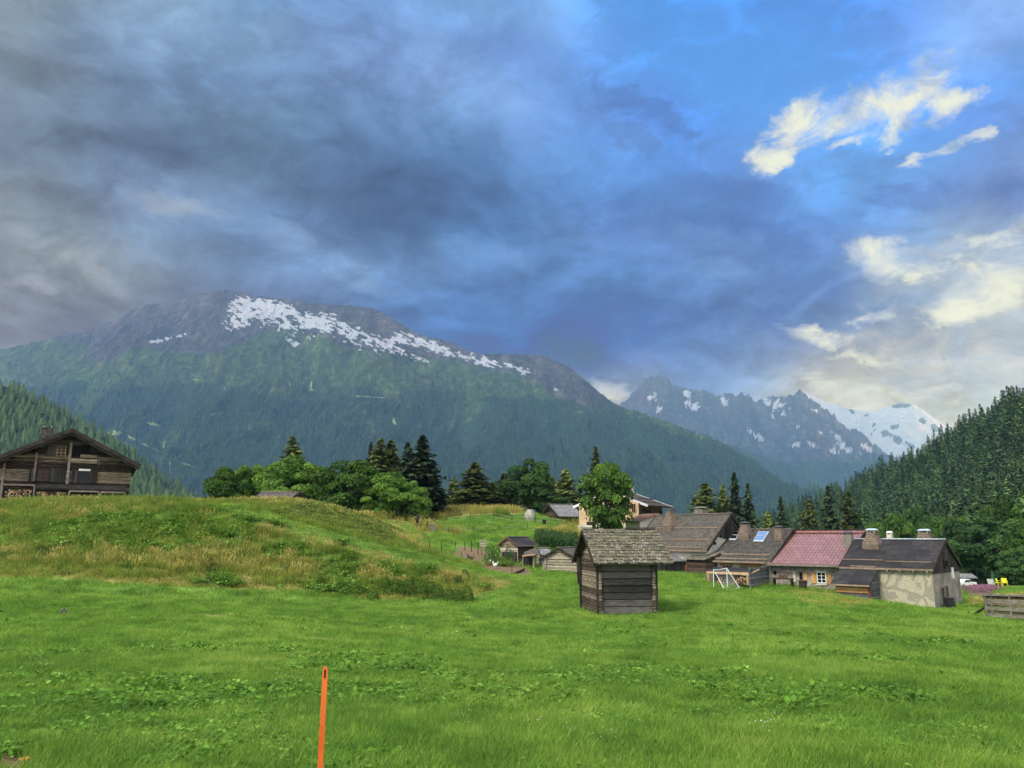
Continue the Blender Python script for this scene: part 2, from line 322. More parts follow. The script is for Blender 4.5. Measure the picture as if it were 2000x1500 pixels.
# ------------------------------------------------------------------ ground zones (in metres, from where they lie)
def ell(px, py, X, Y, a, b, ang=0):           # soft ellipse around a pixel position on the ground picture
    c, s = math.cos(R(ang)), math.sin(R(ang)); dx = X-px; dy = -(Y-py)
    p = (dx*c+dy*s)/a; q = (-dx*s+dy*c)/b
    return np.clip(1.6-(p*p+q*q)*1.0, 0, 1.6)/1.6
def zones(x, y, z):
    X, Y = pix(x, np.maximum(y, 1.5), z)
    n1 = fbm(x*.5, y*.5, 4, 21); n2 = fbm(x*.13, y*.2, 3, 33); n3 = fbm(x*1.6, y*1.6, 3, 40)
    band = lambda v: np.clip(v, 0, 1)
    toe = np.interp(X, [-200,0,300,450,600,760,920,1000], [1130,1130,1142,1150,1160,1172,1168,1145])
    crest = np.interp(X, [-200,0,300,430,520,600,700,800,900,1000], [968,974,980,994,1014,1040,1068,1094,1117,1136])
    on1 = sstep(7, -9, Y-toe)*sstep(-3, 3, Y-crest)*(X < 1000)*(y > 30)*(y < 60)
    dry = on1*(.25+.75*sstep(.40, .66, n1*.5+n2*.5))
    dry = np.maximum(dry, on1*sstep(46, 12, np.abs(Y-(toe-28)))*(.55+.6*n2))
    dry = np.maximum(dry, sstep(9, 1, np.abs(Y-crest-3))*(X < 930)*(y > 40)*(y < 60)*.5)
    dry = np.maximum(dry, ell(1300, 1260, X, Y, 1, 1)*0)
    for (a, b, c, d, e) in ((700,1215,300,22,0),(900,1205,120,9,-3),(1620,1172,120,20,-6),(1680,1262,160,8,-5),(1970,1272,50,8,0),(1060,1140,70,10,-4),(1590,1160,80,10,0),(620,1240,160,25,0),(1250,1290,260,30,0),(400,1205,160,12,0)):
        dry = np.maximum(dry, ell(a, b, X, Y, c, d, e)*(.15+.75*n1)*.9*(y < 58))
    hill2 = sstep(3, -3, np.abs(X-650)-210)*(y > 55.5)*(y < 70)
    dry = np.maximum(dry, (y > 60)*(y < 72)*(X < 860)*sstep(10, 1, np.abs(Y-np.interp(X, [400,500,570,640,700,760,800,860], [984,980,981,994,1014,1040,1063,1100])-3))*1.0)
    dry = np.maximum(dry, (y > 66)*(y < 112)*(X > 660)*(X < 1250)*sstep(.30, .55, n2*.6+n1*.4)*.9*sstep(1075, 1035, Y+(X-880)*.0))
    dry = dry*(1-sstep(.15, .5, ell(965, 1024, X, Y, 145, 17, 2))*(y > 78)*(y < 108))*(1-.7*sstep(.2, .6, ell(1000, 1052, X, Y, 110, 14))*(y > 70)*(y < 90))
    path = sstep(12, 3, np.abs(Y-np.interp(X, [430,560,650,750,850,950], [990,1016,1042,1072,1098,1120])))*(y > 50)*(y < 56)
    heath = hill2*ell(690, 1032, X, Y, 125, 42, 22)*1.7
    heath = np.maximum(heath, hill2*ell(625, 1004, X, Y, 90, 26, 12)*1.6)
    heath = band(heath)*sstep(.2, .5, n3)
    weed = on1*sstep(.50, .66, fbm(x*.42+7, y*.6, 4, 55))*.9
    for (a, b, c, d, e) in ((130,1048,90,26,4),(300,1045,190,40,0),(430,1042,80,30,0),(660,1100,60,26,-10),(790,1120,60,22,-10),(560,1080,60,22,0)):
        weed = np.maximum(weed, on1*ell(a, b, X, Y, c, d, e)*sstep(.25, .5, n1)*1.3)
    weed = band(weed)
    dirt = np.zeros_like(weed)
    for (a, b, c, d, e) in ((960,1098,75,16,-22),(1000,1112,40,10,-10),(905,1088,30,8,-10)):
        dirt = np.maximum(dirt, ell(a, b, X, Y, c, d, e)*(y > 57)*(y < 75)*1.4)
    for (a, b, c, d, e) in ((400,1130,24,7,-25),(490,1128,30,8,20),(150,1122,40,4,5),(560,1150,60,3,-5),(1390,1145,20,4,0)):
        dirt = np.maximum(dirt, ell(a, b, X, Y, c, d, e)*n3*1.2)
    dirt = np.maximum(dirt, ell(20, 1495, X, Y, 60, 28, 0)*(y < 8)*1.4)
    return dict(dry=band(dry*(1-path)), heath=heath, weed=weed*(1-path), dirt=band(dirt), path=band(path))

def build_ground():
    az = np.concatenate([np.arange(-180, -46, 4.0), np.arange(-46, 46, .17), np.arange(46, 181, 4.0)])
    rr = np.concatenate([[0.3], np.geomspace(1.2, 150, 430), np.geomspace(153, 8500, 80)])
    A, RR = np.meshgrid(R(1)*az, rr, indexing='ij')
    x = (np.sin(A)*RR).ravel(); y = (np.cos(A)*RR).ravel(); z = G(x, y)
    zn = zones(x, y, z)
    o = mesh_obj('ground', np.stack([x, y, z], 1), grid_faces(len(az), len(rr))[:, ::-1], M['meadow'], smooth=True, attrs=zn)
    tag(o, kind='structure'); return o
def mat_meadow():
    m, g = material('meadow'); M['meadow'] = m
    tc = g.n('ShaderNodeTexCoord').outputs['Object']
    n1 = g.noise(tc, .5, 6, .6).outputs['Fac']; n2 = g.noise(tc, 5.0, 5, .65).outputs['Fac']; n3 = g.noise(tc, 40.0, 3, .6).outputs['Fac']
    st = g.n('ShaderNodeMapping', ins={'Vector': tc, 'Scale': (1.0, .35, 1)}).outputs[0]
    n4 = g.noise(st, 9.0, 5, .65).outputs['Fac']
    a = g.ramp(g.m('ADD', g.m('MULTIPLY', n1, .55), g.m('MULTIPLY', n2, .45)), [(.36, (.070, .150, .022)), (.5, (.120, .232, .034)), (.62, (.19, .30, .05))]).outputs[0]
    fine = g.ramp(n4, [(.3, (.6, .62, .55)), (.7, (1.3, 1.28, 1.3))]).outputs[0]
    a = g.mix(.8, a, fine, 'MULTIPLY')
    dry = g.ramp(n2, [(.3, (.13, .15, .030)), (.5, (.24, .22, .060)), (.68, (.38, .31, .12))]).outputs[0]
    dry = g.mix(.8, dry, fine, 'MULTIPLY')
    a = g.mix(g.rng(g.m('ADD', g.attr('dry'), g.m('MULTIPLY', g.m('SUBTRACT', n2, .5), .9)), .2, .9), a, dry)
    hth = g.ramp(g.noise(tc, 2.4, 5, .7).outputs['Fac'], [(.35, (.05, .085, .012)), (.5, (.11, .16, .022)), (.62, (.20, .24, .045))]).outputs[0]
    a = g.mix(g.rng(g.m('ADD', g.attr('heath'), g.m('MULTIPLY', g.m('SUBTRACT', n2, .5), .5)), .3, .6), a, hth)
    wd = g.ramp(g.noise(tc, 4.0, 4, .7).outputs['Fac'], [(.35, (.012, .035, .010)), (.6, (.045, .10, .018))]).outputs[0]
    a = g.mix(g.rng(g.m('ADD', g.attr('weed'), g.m('MULTIPLY', g.m('SUBTRACT', n2, .5), .8)), .3, .7), a, wd)
    dt = g.ramp(n2, [(.3, (.10, .065, .035)), (.65, (.26, .19, .11))]).outputs[0]
    a = g.mix(g.rng(g.m('ADD', g.attr('dirt'), g.m('MULTIPLY', g.m('SUBTRACT', n2, .5), .7)), .4, .75), a, dt)
    pt = g.mix(n2, (.12, .23, .02), (.18, .28, .04))
    a = g.mix(g.m('MULTIPLY', g.attr('path'), .8), a, pt)
    h = g.m('ADD', g.m('MULTIPLY', n2, .6), g.m('MULTIPLY', n3, .25))
    finish(g, a, .9, h, .8, .12, .15)
mat_meadow()
GROUND = build_ground()

# ------------------------------------------------------------------ mountains
def mat_mountain():
    m, g = material('mountain_flank'); M['mountain'] = m
    tc = g.n('ShaderNodeTexCoord').outputs['Object']
    st = g.n('ShaderNodeMapping', ins={'Vector': tc, 'Scale': (1, .35, .3)}).outputs[0]
    n1 = g.noise(tc, .0045, 8, .62).outputs['Fac']; n2 = g.noise(tc, .022, 6, .68).outputs['Fac']; n3 = g.noise(st, .05, 5, .7).outputs['Fac']
    alp = g.ramp(n2, [(.32, (.019, .042, .014)), (.5, (.046, .082, .024)), (.66, (.11, .14, .052))]).outputs[0]
    forest = g.ramp(n3, [(.30, (.009, .022, .010)), (.55, (.022, .046, .018)), (.72, (.05, .085, .028))]).outputs[0]
    rock = g.ramp(n2, [(.28, (.025, .025, .030)), (.5, (.055, .054, .060)), (.70, (.13, .127, .13))]).outputs[0]
    f = g.m('ADD', g.attr('forest'), g.m('MULTIPLY', g.m('SUBTRACT', n1, .5), 1.5))
    a = g.mix(g.rng(f, .35, .62), alp, forest)
    rk = g.m('ADD', g.attr('rock'), g.m('MULTIPLY', g.m('SUBTRACT', n2, .5), 1.1))
    a = g.mix(g.rng(rk, .35, .65), a, rock)
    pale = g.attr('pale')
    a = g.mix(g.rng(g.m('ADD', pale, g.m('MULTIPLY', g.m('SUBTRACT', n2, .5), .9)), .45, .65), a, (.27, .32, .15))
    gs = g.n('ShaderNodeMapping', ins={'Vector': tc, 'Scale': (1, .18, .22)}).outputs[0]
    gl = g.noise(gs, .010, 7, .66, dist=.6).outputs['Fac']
    a = g.mix(1.0, a, g.ramp(gl, [(.36, (.50, .52, .55)), (.5, (1, 1, 1)), (.64, (1.6, 1.55, 1.4))]).outputs[0], 'MULTIPLY')  # relief shading put into the colour: dark gully streaks, lighter ribs between
    stt = g.n('ShaderNodeMapping', ins={'Vector': tc, 'Rotation': (0, R(-25), 0), 'Scale': (.6, .6, 1.7)}).outputs[0]
    sn = g.m('ADD', g.attr('snow'), g.m('MULTIPLY', g.m('SUBTRACT', g.noise(stt, .011, 8, .74).outputs['Fac'], .5), .7))
    a = g.mix(g.rng(sn, .46, .54), a, (.50, .52, .56))
    finish(g, a, .95, g.m('ADD', n2, g.m('MULTIPLY', n1, 2.5)), 1.0, 45.0, .1)
mat_mountain()
def mountain(name, sky, D0, D1, z0, nu, nt, amp, wl, px0, px1, seed, zone, prof=1.25, base_v=None, jag=2.0, jagpx=9, d1f=None, back=1.6):
    px = np.linspace(px0, px1, nu)
    sy = np.interp(px, [a for a, b in sky], [b for a, b in sky])
    sy = sy-(fbm(px/(jagpx*7), px*0+seed, 4, seed, .6)-.5)*jag*5-(fbm(px/jagpx, px*0+seed*2, 3, seed+3, .6, True)-.5)*jag*2.2
    vr = V_of(sy); u = (px-1000)/F/(CP-(750-sy)/F*SP)
    t = np.concatenate([np.linspace(0, 1, nt), np.linspace(1.04, back, 14)])
    d1 = D1 if d1f is None else np.interp(px, *d1f)
    d0 = D0 if d1f is None else D0*(d1/np.max(d1))
    U, T = np.meshgrid(u, t, indexing='ij'); VR = np.repeat(vr[:, None], len(t), 1); PXX = np.repeat(px[:, None], len(t), 1)
    d0 = np.broadcast_to(np.asarray(d0, float), px.shape)[:, None]; d1 = np.broadcast_to(np.asarray(d1, float), px.shape)[:, None]
    y = d0+(d1-d0)*T; Tc = np.clip(T, 0, 1)
    v0 = z0/d0
    v = v0+(VR-v0)*Tc**prof
    z = v*y; x = U*y
    fall = np.clip(T-1, 0, 9); z = z-fall*(d1-d0)*.9*(VR*0+1)*.5
    win = np.sin(np.clip(Tc, 0, 1)**.8*math.pi)**.7
    rg = fbm(x/wl+3, y/(wl*1.5)+z/(wl*2), 6, seed, .52, True)-.55; rg2 = fbm(x/(wl*.25), z/(wl*.35)+y/(wl*.6), 5, seed+9, .58)-.5
    z = z+amp*win*rg+amp*.45*win*rg2+amp*.75*win*(fbm(x/(wl*.42)+.7*fbm(y/wl, z/wl, 3, seed+2), T*1.6+x*0, 5, seed+7, .6, True)-.6)
    x = x+amp*.5*win*(fbm(y/wl, z/(wl*.5), 4, seed+5)-.5)
    X, Y = pix(x.ravel(), y.ravel(), z.ravel())
    at = zone(X, Y, x.ravel(), y.ravel(), z.ravel(), T.ravel())
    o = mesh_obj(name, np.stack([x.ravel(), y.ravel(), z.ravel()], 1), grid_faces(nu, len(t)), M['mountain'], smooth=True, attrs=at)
    tag(o, kind='structure'); return o, (x, y, z, X, Y, T)

SKY1 = [(-700,700),(-300,690),(-60,700),(0,684),(60,668),(150,652),(235,622),(262,603),(290,596),(350,590),(385,572),(440,571),(480,574),(540,582),(610,596),(680,598),(722,600),(762,622),(812,650),(860,663),(910,682),(970,692),(1030,690),(1060,696),(1092,708),(1122,728),(1160,757),(1200,787),(1262,810),(1330,832),(1400,861),(1462,895),(1520,935),(1570,965),(1640,1000),(1800,1040)]
def ellp(X, Y, lst):
    r = np.zeros_like(X)
    for (a, b, c, d, e) in lst: r = np.maximum(r, ell(a, b, X, Y, c, d, e))
    return r
def zone1(X, Y, x, y, z, T):
    n = fbm(x/300, y/300, 4, 61); n2 = fbm(X/40, Y/22, 4, 62)
    ty = np.interp(X, [0,300,600,800,1000,1200,1400,1600], [745,745,760,770,765,800,860,950])+(n2-.5)*60
    forest = sstep(-22, 30, Y-ty)
    forest = forest*(1-.9*np.clip(ellp(X, Y, [(170,790,22,60,-30),(330,860,14,40,-35),(270,880,120,9,-22),(560,770,60,8,-10),(720,830,10,60,25),(400,740,60,10,0),(500,830,60,7,12),(910,800,30,30,0),(890,830,18,18,0),(830,890,30,14,0),(690,800,50,6,30)]), 0, 1))
    ry = np.interp(X, [0,150,230,300,420,560,700,830,1000,1120,1250], [650,670,690,680,690,640,690,700,730,760,800])
    rock = sstep(18, -22, Y-ry+(n2-.5)*30)
    rock = np.maximum(rock, .9*ellp(X, Y, [(1060,725,150,30,-32),(200,690,40,20,0)]))
    snow = ellp(X, Y, [(520,605,75,26,-5),(470,622,36,18,30),(600,622,110,22,-18),(560,640,60,18,-20),(680,650,80,16,-30),(720,660,70,14,-20),(800,665,60,14,-10),(760,680,50,10,-20),(850,680,60,10,-20),(900,695,70,8,-20),(960,708,60,7,-20),(1020,722,40,5,-18),(575,665,14,10,-30),(215,628,26,4,15),(315,664,24,4,12),(1090,762,14,4,-25),(830,705,14,6,-30),(355,655,16,3,15)])
    hole = ellp(X, Y, [(592,608,18,10,-40),(560,650,40,10,-20),(640,665,40,10,-20),(735,630,36,14,-40),(520,655,30,12,0),(610,600,16,9,-40)])
    snow = snow*(1-hole*.9)*sstep(3, 8, Y-np.interp(X, [a for a, b in SKY1], [b for a, b in SKY1]))
    c_, s_ = math.cos(.42), math.sin(.42); ns = fbm((X*c_+Y*s_)/10, (-X*s_+Y*c_)/3.2, 5, 66, .62); nb = fbm(X/16, Y/9, 4, 67)
    core = ellp(X, Y, [(500,600,60,16,0),(600,618,70,10,-18)]); snow = sstep(.50, .58, snow*.72+core*.24+(ns-.5)*1.9*(snow > .02)+(nb-.5)*.9*(snow > .02))
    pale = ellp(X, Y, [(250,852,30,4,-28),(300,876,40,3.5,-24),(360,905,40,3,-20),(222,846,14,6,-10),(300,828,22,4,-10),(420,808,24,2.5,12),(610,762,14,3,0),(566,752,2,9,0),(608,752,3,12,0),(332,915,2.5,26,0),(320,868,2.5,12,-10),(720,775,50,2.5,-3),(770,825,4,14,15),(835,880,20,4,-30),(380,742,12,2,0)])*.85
    return dict(forest=forest, rock=rock, snow=snow, pale=pale)
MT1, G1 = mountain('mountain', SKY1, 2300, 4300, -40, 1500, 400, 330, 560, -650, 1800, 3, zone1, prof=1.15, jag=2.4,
    d1f=([-650,0,600,1100,1500,1800],[4600,4400,4200,3900,3300,3000]))

SKY2 = [(1050,860),(1150,815),(1205,792),(1222,780),(1240,768),(1252,748),(1268,738),(1285,735),(1300,741),(1312,756),(1345,760),(1378,756),(1400,770),(1420,768),(1436,782),(1462,770),(1476,788),(1498,772),(1530,774),(1545,768),(1553,772),(1562,758),(1570,766),(1580,775),(1600,790),(1640,822),(1680,850),(1700,868),(1740,893),(1800,920),(1950,960)]
def zone2(X, Y, x, y, z, T):
    snow = ellp(X, Y, [(1352,790,26,10,-20),(1345,775,16,8,-50),(1415,785,16,8,-45),(1525,795,18,18,0),(1500,785,12,8,-40),(1275,775,10,9,0),(1285,800,12,6,0),(1475,850,22,6,-30),(1555,868,16,5,0),(1590,870,18,6,-20),(1640,862,26,9,-50),(1625,880,22,5,-10),(1560,835,8,7,0),(1510,812,5,10,30),(1600,845,10,4,-30),(1660,880,30,5,-20),(1590,800,10,4,-30),(1690,870,22,6,-40)])
    ns = fbm(X/7+Y/9, (Y-X*.4)/9, 4, 68, .6); snow = sstep(.50, .62, snow*.70+(ns-.5)*1.9*(snow > .02))
    forest = sstep(885, 915, Y)
    return dict(forest=forest*.9, rock=sstep(915, 880, Y), snow=snow, pale=X*0)
MT2, _ = mountain('mountain_range', SKY2, 5000, 7200, -60, 700, 170, 620, 620, 1050, 1950, 23, zone2, prof=1.35, jag=4.6, jagpx=5)
SKY2b = [(1150,812),(1250,830),(1330,842),(1400,862),(1440,872),(1520,900),(1600,925),(1660,955),(1760,1000)]
MT2b, _ = mountain('ridge', SKY2b, 4400, 5400, -60, 300, 70, 120, 500, 1150, 1760, 43,
    lambda X, Y, x, y, z, T: dict(forest=X*0+.9, rock=X*0, snow=X*0, pale=X*0), prof=1.2, jag=.8)
SKY3 = [(1480,860),(1560,800),(1575,768),(1600,779),(1628,788),(1660,800),(1700,806),(1730,796),(1762,786),(1785,790),(1810,806),(1840,828),(1880,850),(1960,880),(2100,930)]
def zone3(X, Y, x, y, z, T):
    rockp = ellp(X, Y, [(1705,835,7,16,-10),(1730,845,14,8,40),(1755,860,22,8,-35),(1745,835,14,5,20),(1765,792,20,5,5),(1800,822,10,5,-30),(1660,800,16,5,-35),(1830,838,14,8,-40),(1775,868,16,5,-35),(1690,812,8,4,0)])
    return dict(forest=X*0, rock=X*0+1, snow=sstep(.38, .62, 1.1-rockp*1.0+(fbm(X/9+Y/12, (Y-X*.5)/10, 4, 69)-.5)*1.4), pale=X*0)
MT3, _ = mountain('snow_summit', SKY3, 7800, 9200, -60, 420, 120, 420, 700, 1480, 2100, 53, zone3, prof=1.2, jag=1.2)

# near forested slopes left and right
SKYL = [(-900,560),(-400,640),(-100,715),(0,752),(60,775),(120,808),(180,842),(240,880),(300,925),(370,972),(430,1000),(520,1040)]
HL, GL = mountain('hillside', SKYL, 420, 1000, -30, 260, 80, 26, 160, -900, 520, 71,
    lambda X, Y, x, y, z, T: dict(forest=X*0+1, rock=X*0, snow=X*0, pale=X*0), prof=1.0, jag=.8)
SKYRr = [(1330,1060),(1420,1040),(1500,1018),(1600,982),(1700,935),(1800,890),(1900,838),(2000,782),(2100,730),(2400,580),(2900,380)]
HR, GR = mountain('hillside', SKYRr, 150, 480, -9, 400, 110, 12, 70, 1330, 2900, 81,
    lambda X, Y, x, y, z, T: dict(forest=X*0+1, rock=X*0, snow=X*0, pale=X*0), prof=1.0, jag=.6,
    d1f=([1330,1600,1800,2000,2400,2900],[900,760,600,470,380,330]))
# ------------------------------------------------------------------ plants: materials
def m_leaf(name, stops, trans=.3, vary=.45, scale=.9, field=0.0):
    m, g = material(name); M[name] = m
    tc = g.n('ShaderNodeTexCoord').outputs['Object']; oi = g.n('ShaderNodeObjectInfo').outputs['Random']
    ni = g.noise(tc, scale, 3, .6).outputs['Fac']
    f = g.m('ADD', g.m('MULTIPLY', g.attr('tone'), .55), g.m('ADD', g.m('MULTIPLY', ni, .25), g.m('MULTIPLY', oi, .2)))
    if field:      # broad patches of fresher and drier growth across the meadow
        pos = g.n('ShaderNodeNewGeometry').outputs['Position']; mp = g.n('ShaderNodeMapping', ins={'Vector': pos, 'Scale': (1, .7, 0)}).outputs[0]
        f = g.m('ADD', f, g.m('ADD', g.m('MULTIPLY', g.m('SUBTRACT', g.noise(mp, .22, 4, .6).outputs['Fac'], .5), field), g.m('MULTIPLY', g.m('SUBTRACT', g.noise(mp, 1.3, 4, .6).outputs['Fac'], .5), field*.9)))
    col = g.ramp(f, stops).outputs[0]
    br = g.rng(oi, 0, 1, 1-vary, 1+vary, False)
    col = g.n('ShaderNodeVectorMath', operation='SCALE', ins={0: col, 'Scale': br}).outputs[0]
    finish(g, col, .75, trans=trans, spec=.25)
    return m
m_leaf('spruce_needles', [(.2, (.020, .036, .018)), (.5, (.040, .068, .028)), (.8, (.080, .115, .042))], .12, .3)
m_leaf('larch_needles', [(.2, (.058, .088, .025)), (.5, (.115, .155, .040)), (.8, (.19, .215, .062))], .25, .3)
m_leaf('distant_needles', [(.2, (.010, .026, .011)), (.5, (.024, .054, .020)), (.8, (.055, .10, .034))], .1, .45, .05)
m_leaf('far_needles', [(.2, (.044, .092, .032)), (.5, (.075, .138, .045)), (.8, (.125, .190, .060))], .1, .45, .05)
m_leaf('broad_leaves', [(.15, (.024, .060, .010)), (.5, (.072, .155, .020)), (.85, (.190, .315, .045))], .3, .22)
m_leaf('dark_leaves', [(.15, (.016, .044, .014)), (.5, (.038, .092, .022)), (.85, (.090, .170, .038))], .3, .2)
m_leaf('shrub_leaves', [(.15, (.030, .075, .010)), (.5, (.095, .180, .022)), (.85, (.20, .30, .045))], .3, .2)
m_leaf('heath_leaves', [(.15, (.060, .100, .014)), (.5, (.150, .210, .030)), (.85, (.27, .31, .060))], .3, .25)
m_leaf('bank_grass', [(.0, (.080, .145, .020)), (.4, (.165, .255, .034)), (.65, (.275, .345, .055)), (.95, (.46, .45, .12))], .4, .28, .3, .9)
m_leaf('grass_blades', [(.0, (.085, .190, .028)), (.32, (.155, .305, .040)), (.58, (.245, .405, .056)), (.95, (.43, .50, .12))], .45, .28, .3, 1.3)
m_leaf('dry_grass', [(.1, (.16, .20, .028)), (.5, (.34, .33, .065)), (.9, (.58, .47, .16))], .35, .25, .3)
m_leaf('weed_leaves', [(.0, (.045, .120, .014)), (.5, (.125, .270, .028)), (.9, (.30, .46, .09))], .35, .3, 3.0, .8)
m_leaf('pink_petals', [(.1, (.24, .12, .15)), (.9, (.42, .22, .29))], .3, .2)
m_noise('bark', [(.3, (.035, .028, .022)), (.7, (.11, .09, .07))], 6, .95, stretch=(1, 1, .2), bump=.6)
m_noise('pale_bark', [(.35, (.18, .16, .13)), (.6, (.55, .53, .48))], 3, .9, stretch=(1, 1, .4), bump=.4)

# ------------------------------------------------------------------ plants: shapes (numpy)
def leaf_cards(cen, nrm, size, tone, rng, tri=False, aspect=1.6):
    """one small rhombic leaf face per point, roughly facing nrm"""
    n = len(cen); r = rng.normal(size=(n, 3)); u = np.cross(nrm, r); u /= np.linalg.norm(u, axis=1)[:, None]+1e-9
    v = np.cross(nrm, u); v /= np.linalg.norm(v, axis=1)[:, None]+1e-9
    s = np.asarray(size).reshape(-1, 1)*np.ones((n, 1))
    p = np.stack([cen-u*s*aspect*.5, cen-v*s*.5, cen+u*s*aspect*.5, cen+v*s*.5], 1).reshape(-1, 3)
    return p, np.arange(4*n).reshape(n, 4), np.repeat(tone, 4)
def tube(pts, rad, seg=6):
    V_, F_ = [], []
    pts = [Vector(p) for p in pts]
    for i, p in enumerate(pts):
        d = (pts[min(i+1, len(pts)-1)]-pts[max(i-1, 0)]).normalized()
        a = d.orthogonal().normalized() if abs(d.z) < .9 else Vector((1, 0, 0)); b = d.cross(a).normalized(); a = b.cross(d)
        for k in range(seg):
            t = 2*math.pi*k/seg; V_.append(tuple(p+(a*math.cos(t)+b*math.sin(t))*rad[i]))
    for i in range(len(pts)-1):
        for k in range(seg):
            F_.append((i*seg+k, i*seg+(k+1) % seg, (i+1)*seg+(k+1) % seg, (i+1)*seg+k))
    F_.append(tuple(range(seg))[::-1]); F_.append(tuple(range((len(pts)-1)*seg, len(pts)*seg)))
    return V_, F_
class MB:                         # collects simple shapes, builds one mesh object
    def __init__(s): s.v = []; s.f = []; s.mi = []; s.k = 0
    def add(s, V_, F_, mi=None):
        o = len(s.v); s.v += [tuple(p) for p in V_]; s.f += [tuple(i+o for i in f) for f in F_]; s.mi += [s.k if mi is None else mi]*len(F_); return s
    def tube(s, pts, rad, seg=6):
        if not isinstance(rad, (list, tuple)): rad = [rad]*len(pts)
        return s.add(*tube(pts, rad, seg))
    def box(s, lo, hi, M_=None, jit=0):
        x0, y0, z0 = lo; x1, y1, z1 = hi
        v = [Vector((x, y, z)) for z in (z0, z1) for y in (y0, y1) for x in (x0, x1)]
        if jit: v = [p+Vector((random.uniform(-jit, jit), random.uniform(-jit, jit), random.uniform(-jit, jit))) for p in v]
        if M_ is not None: v = [M_@p for p in v]
        return s.add(v, [(0, 2, 3, 1), (4, 5, 7, 6), (0, 1, 5, 4), (2, 6, 7, 3), (0, 4, 6, 2), (1, 3, 7, 5)])
    def beam(s, a, b, w, h, up=(0, 0, 1)):       # box from a to b, width w, height h
        a, b = Vector(a), Vector(b); d = (b-a).normalized(); x = d.cross(Vector(up)).normalized(); z = x.cross(d)
        v = [p+x*sx*w/2+z*sz*h/2 for p in (a, b) for sz in (-1, 1) for sx in (-1, 1)]
        return s.add(v, [(0, 1, 3, 2), (4, 6, 7, 5), (0, 4, 5, 1), (2, 3, 7, 6), (0, 2, 6, 4), (1, 5, 7, 3)])
    def build(s, name, mats, parent=None, smooth=False, bevel=0):
        mats = mats if isinstance(mats, (list, tuple)) else [mats]
        mats = [M[m] if isinstance(m, str) else m for m in mats]
        o = mesh_obj(name, s.v, s.f, mats, parent, smooth, mi=s.mi if len(mats) > 1 else None)
        if bevel:
            b = o.modifiers.new('bevel', 'BEVEL'); b.width = bevel; b.segments = 1; b.limit_method = 'ANGLE'
        return o

def conifer_np(seed, dens=1.0, kind='spruce', base=.06):
    """crown of a unit-height conifer, unit half-width .2"""
    g = np.random.default_rng(seed); P_, N_, S_, T_ = [], [], [], []
    lev = int(34*dens)
    for i in range(lev):
        t = (i+.5)/lev; h = base+(1-base)*t**.92
        w = .20*((1-t)**(.85 if kind == 'spruce' else .7))*(.75+.5*g.random())+.006
        if kind == 'larch': w *= min(1, .45+2.2*t) if t < .25 else 1
        nb = max(5, int((15 if kind == 'spruce' else 13)*dens*(1-.55*t)))
        for b in range(nb):
            az = g.random()*6.283; L = w*(.55+.65*g.random()); m = max(3, int(L/.014*dens))
            s = np.linspace(.12, 1, m)+g.normal(size=m)*.03
            droop = -.35*L*s**1.6+(.13*L*s**3) if kind == 'spruce' else .05*L*s
            x = np.cos(az)*L*s; y = np.sin(az)*L*s; z = h+droop+g.normal(size=m)*.004
            side = g.normal(size=m)*.02*(1.1-s)*(L/.12)
            x += -np.sin(az)*side; y += np.cos(az)*side
            P_.append(np.stack([x, y, z], 1)); nn = g.normal(size=(m, 3))*.45+np.array([np.cos(az)*.4, np.sin(az)*.4, 1.0])
            N_.append(nn); S_.append(np.full(m, .019+.008*g.random())*(1.15-.35*t)); T_.append(np.full(m, g.random())*.6+.4*s*g.random(m)+.0)
    P_ = np.concatenate(P_); N_ = np.concatenate(N_); N_ /= np.linalg.norm(N_, axis=1)[:, None]
    k = 1.45 if kind == 'spruce' else 1.5
    return leaf_cards(P_, N_, np.concatenate(S_)*k/dens**.5, np.concatenate(T_), g, aspect=2.1)
def conifer_mesh(name, seed, dens, kind, mat_):
    v, f, t = conifer_np(seed, dens, kind); me = mesh_obj(name, v, f, M[mat_], attrs={'tone': t}); return me
def simple_conifer(name, seed, mat_='far_needles', tiers=7, seg=9):
    """ragged stacked skirts with a pointed tip, for trees a few pixels tall"""
    g = np.random.default_rng(seed); v, f, tn = [], [], []
    for i in range(tiers):
        t = i/tiers; z0 = .04+t*.93; r = .19*(1-t)**.85+.012; top = min(1.0, z0+1.7/tiers*(1-.3*t)); o = len(v); tone = g.random()*.5
        ang = np.linspace(0, 6.283, seg*2, endpoint=False)+g.random()
        for k, a in enumerate(ang):
            rr = r*(1.15 if k % 2 else .62)*(.8+.4*g.random()); v.append((math.cos(a)*rr, math.sin(a)*rr, z0-(.028 if k % 2 else -.012)*(1+g.random()))); tn.append(tone+.5*(k % 2))
        v.append((g.normal()*.004, g.normal()*.004, top)); tn.append(tone)
        for k in range(seg*2): f.append((o+k, o+(k+1) % (seg*2), o+seg*2))
    return mesh_obj(name, v, f, M[mat_], attrs={'tone': tn})
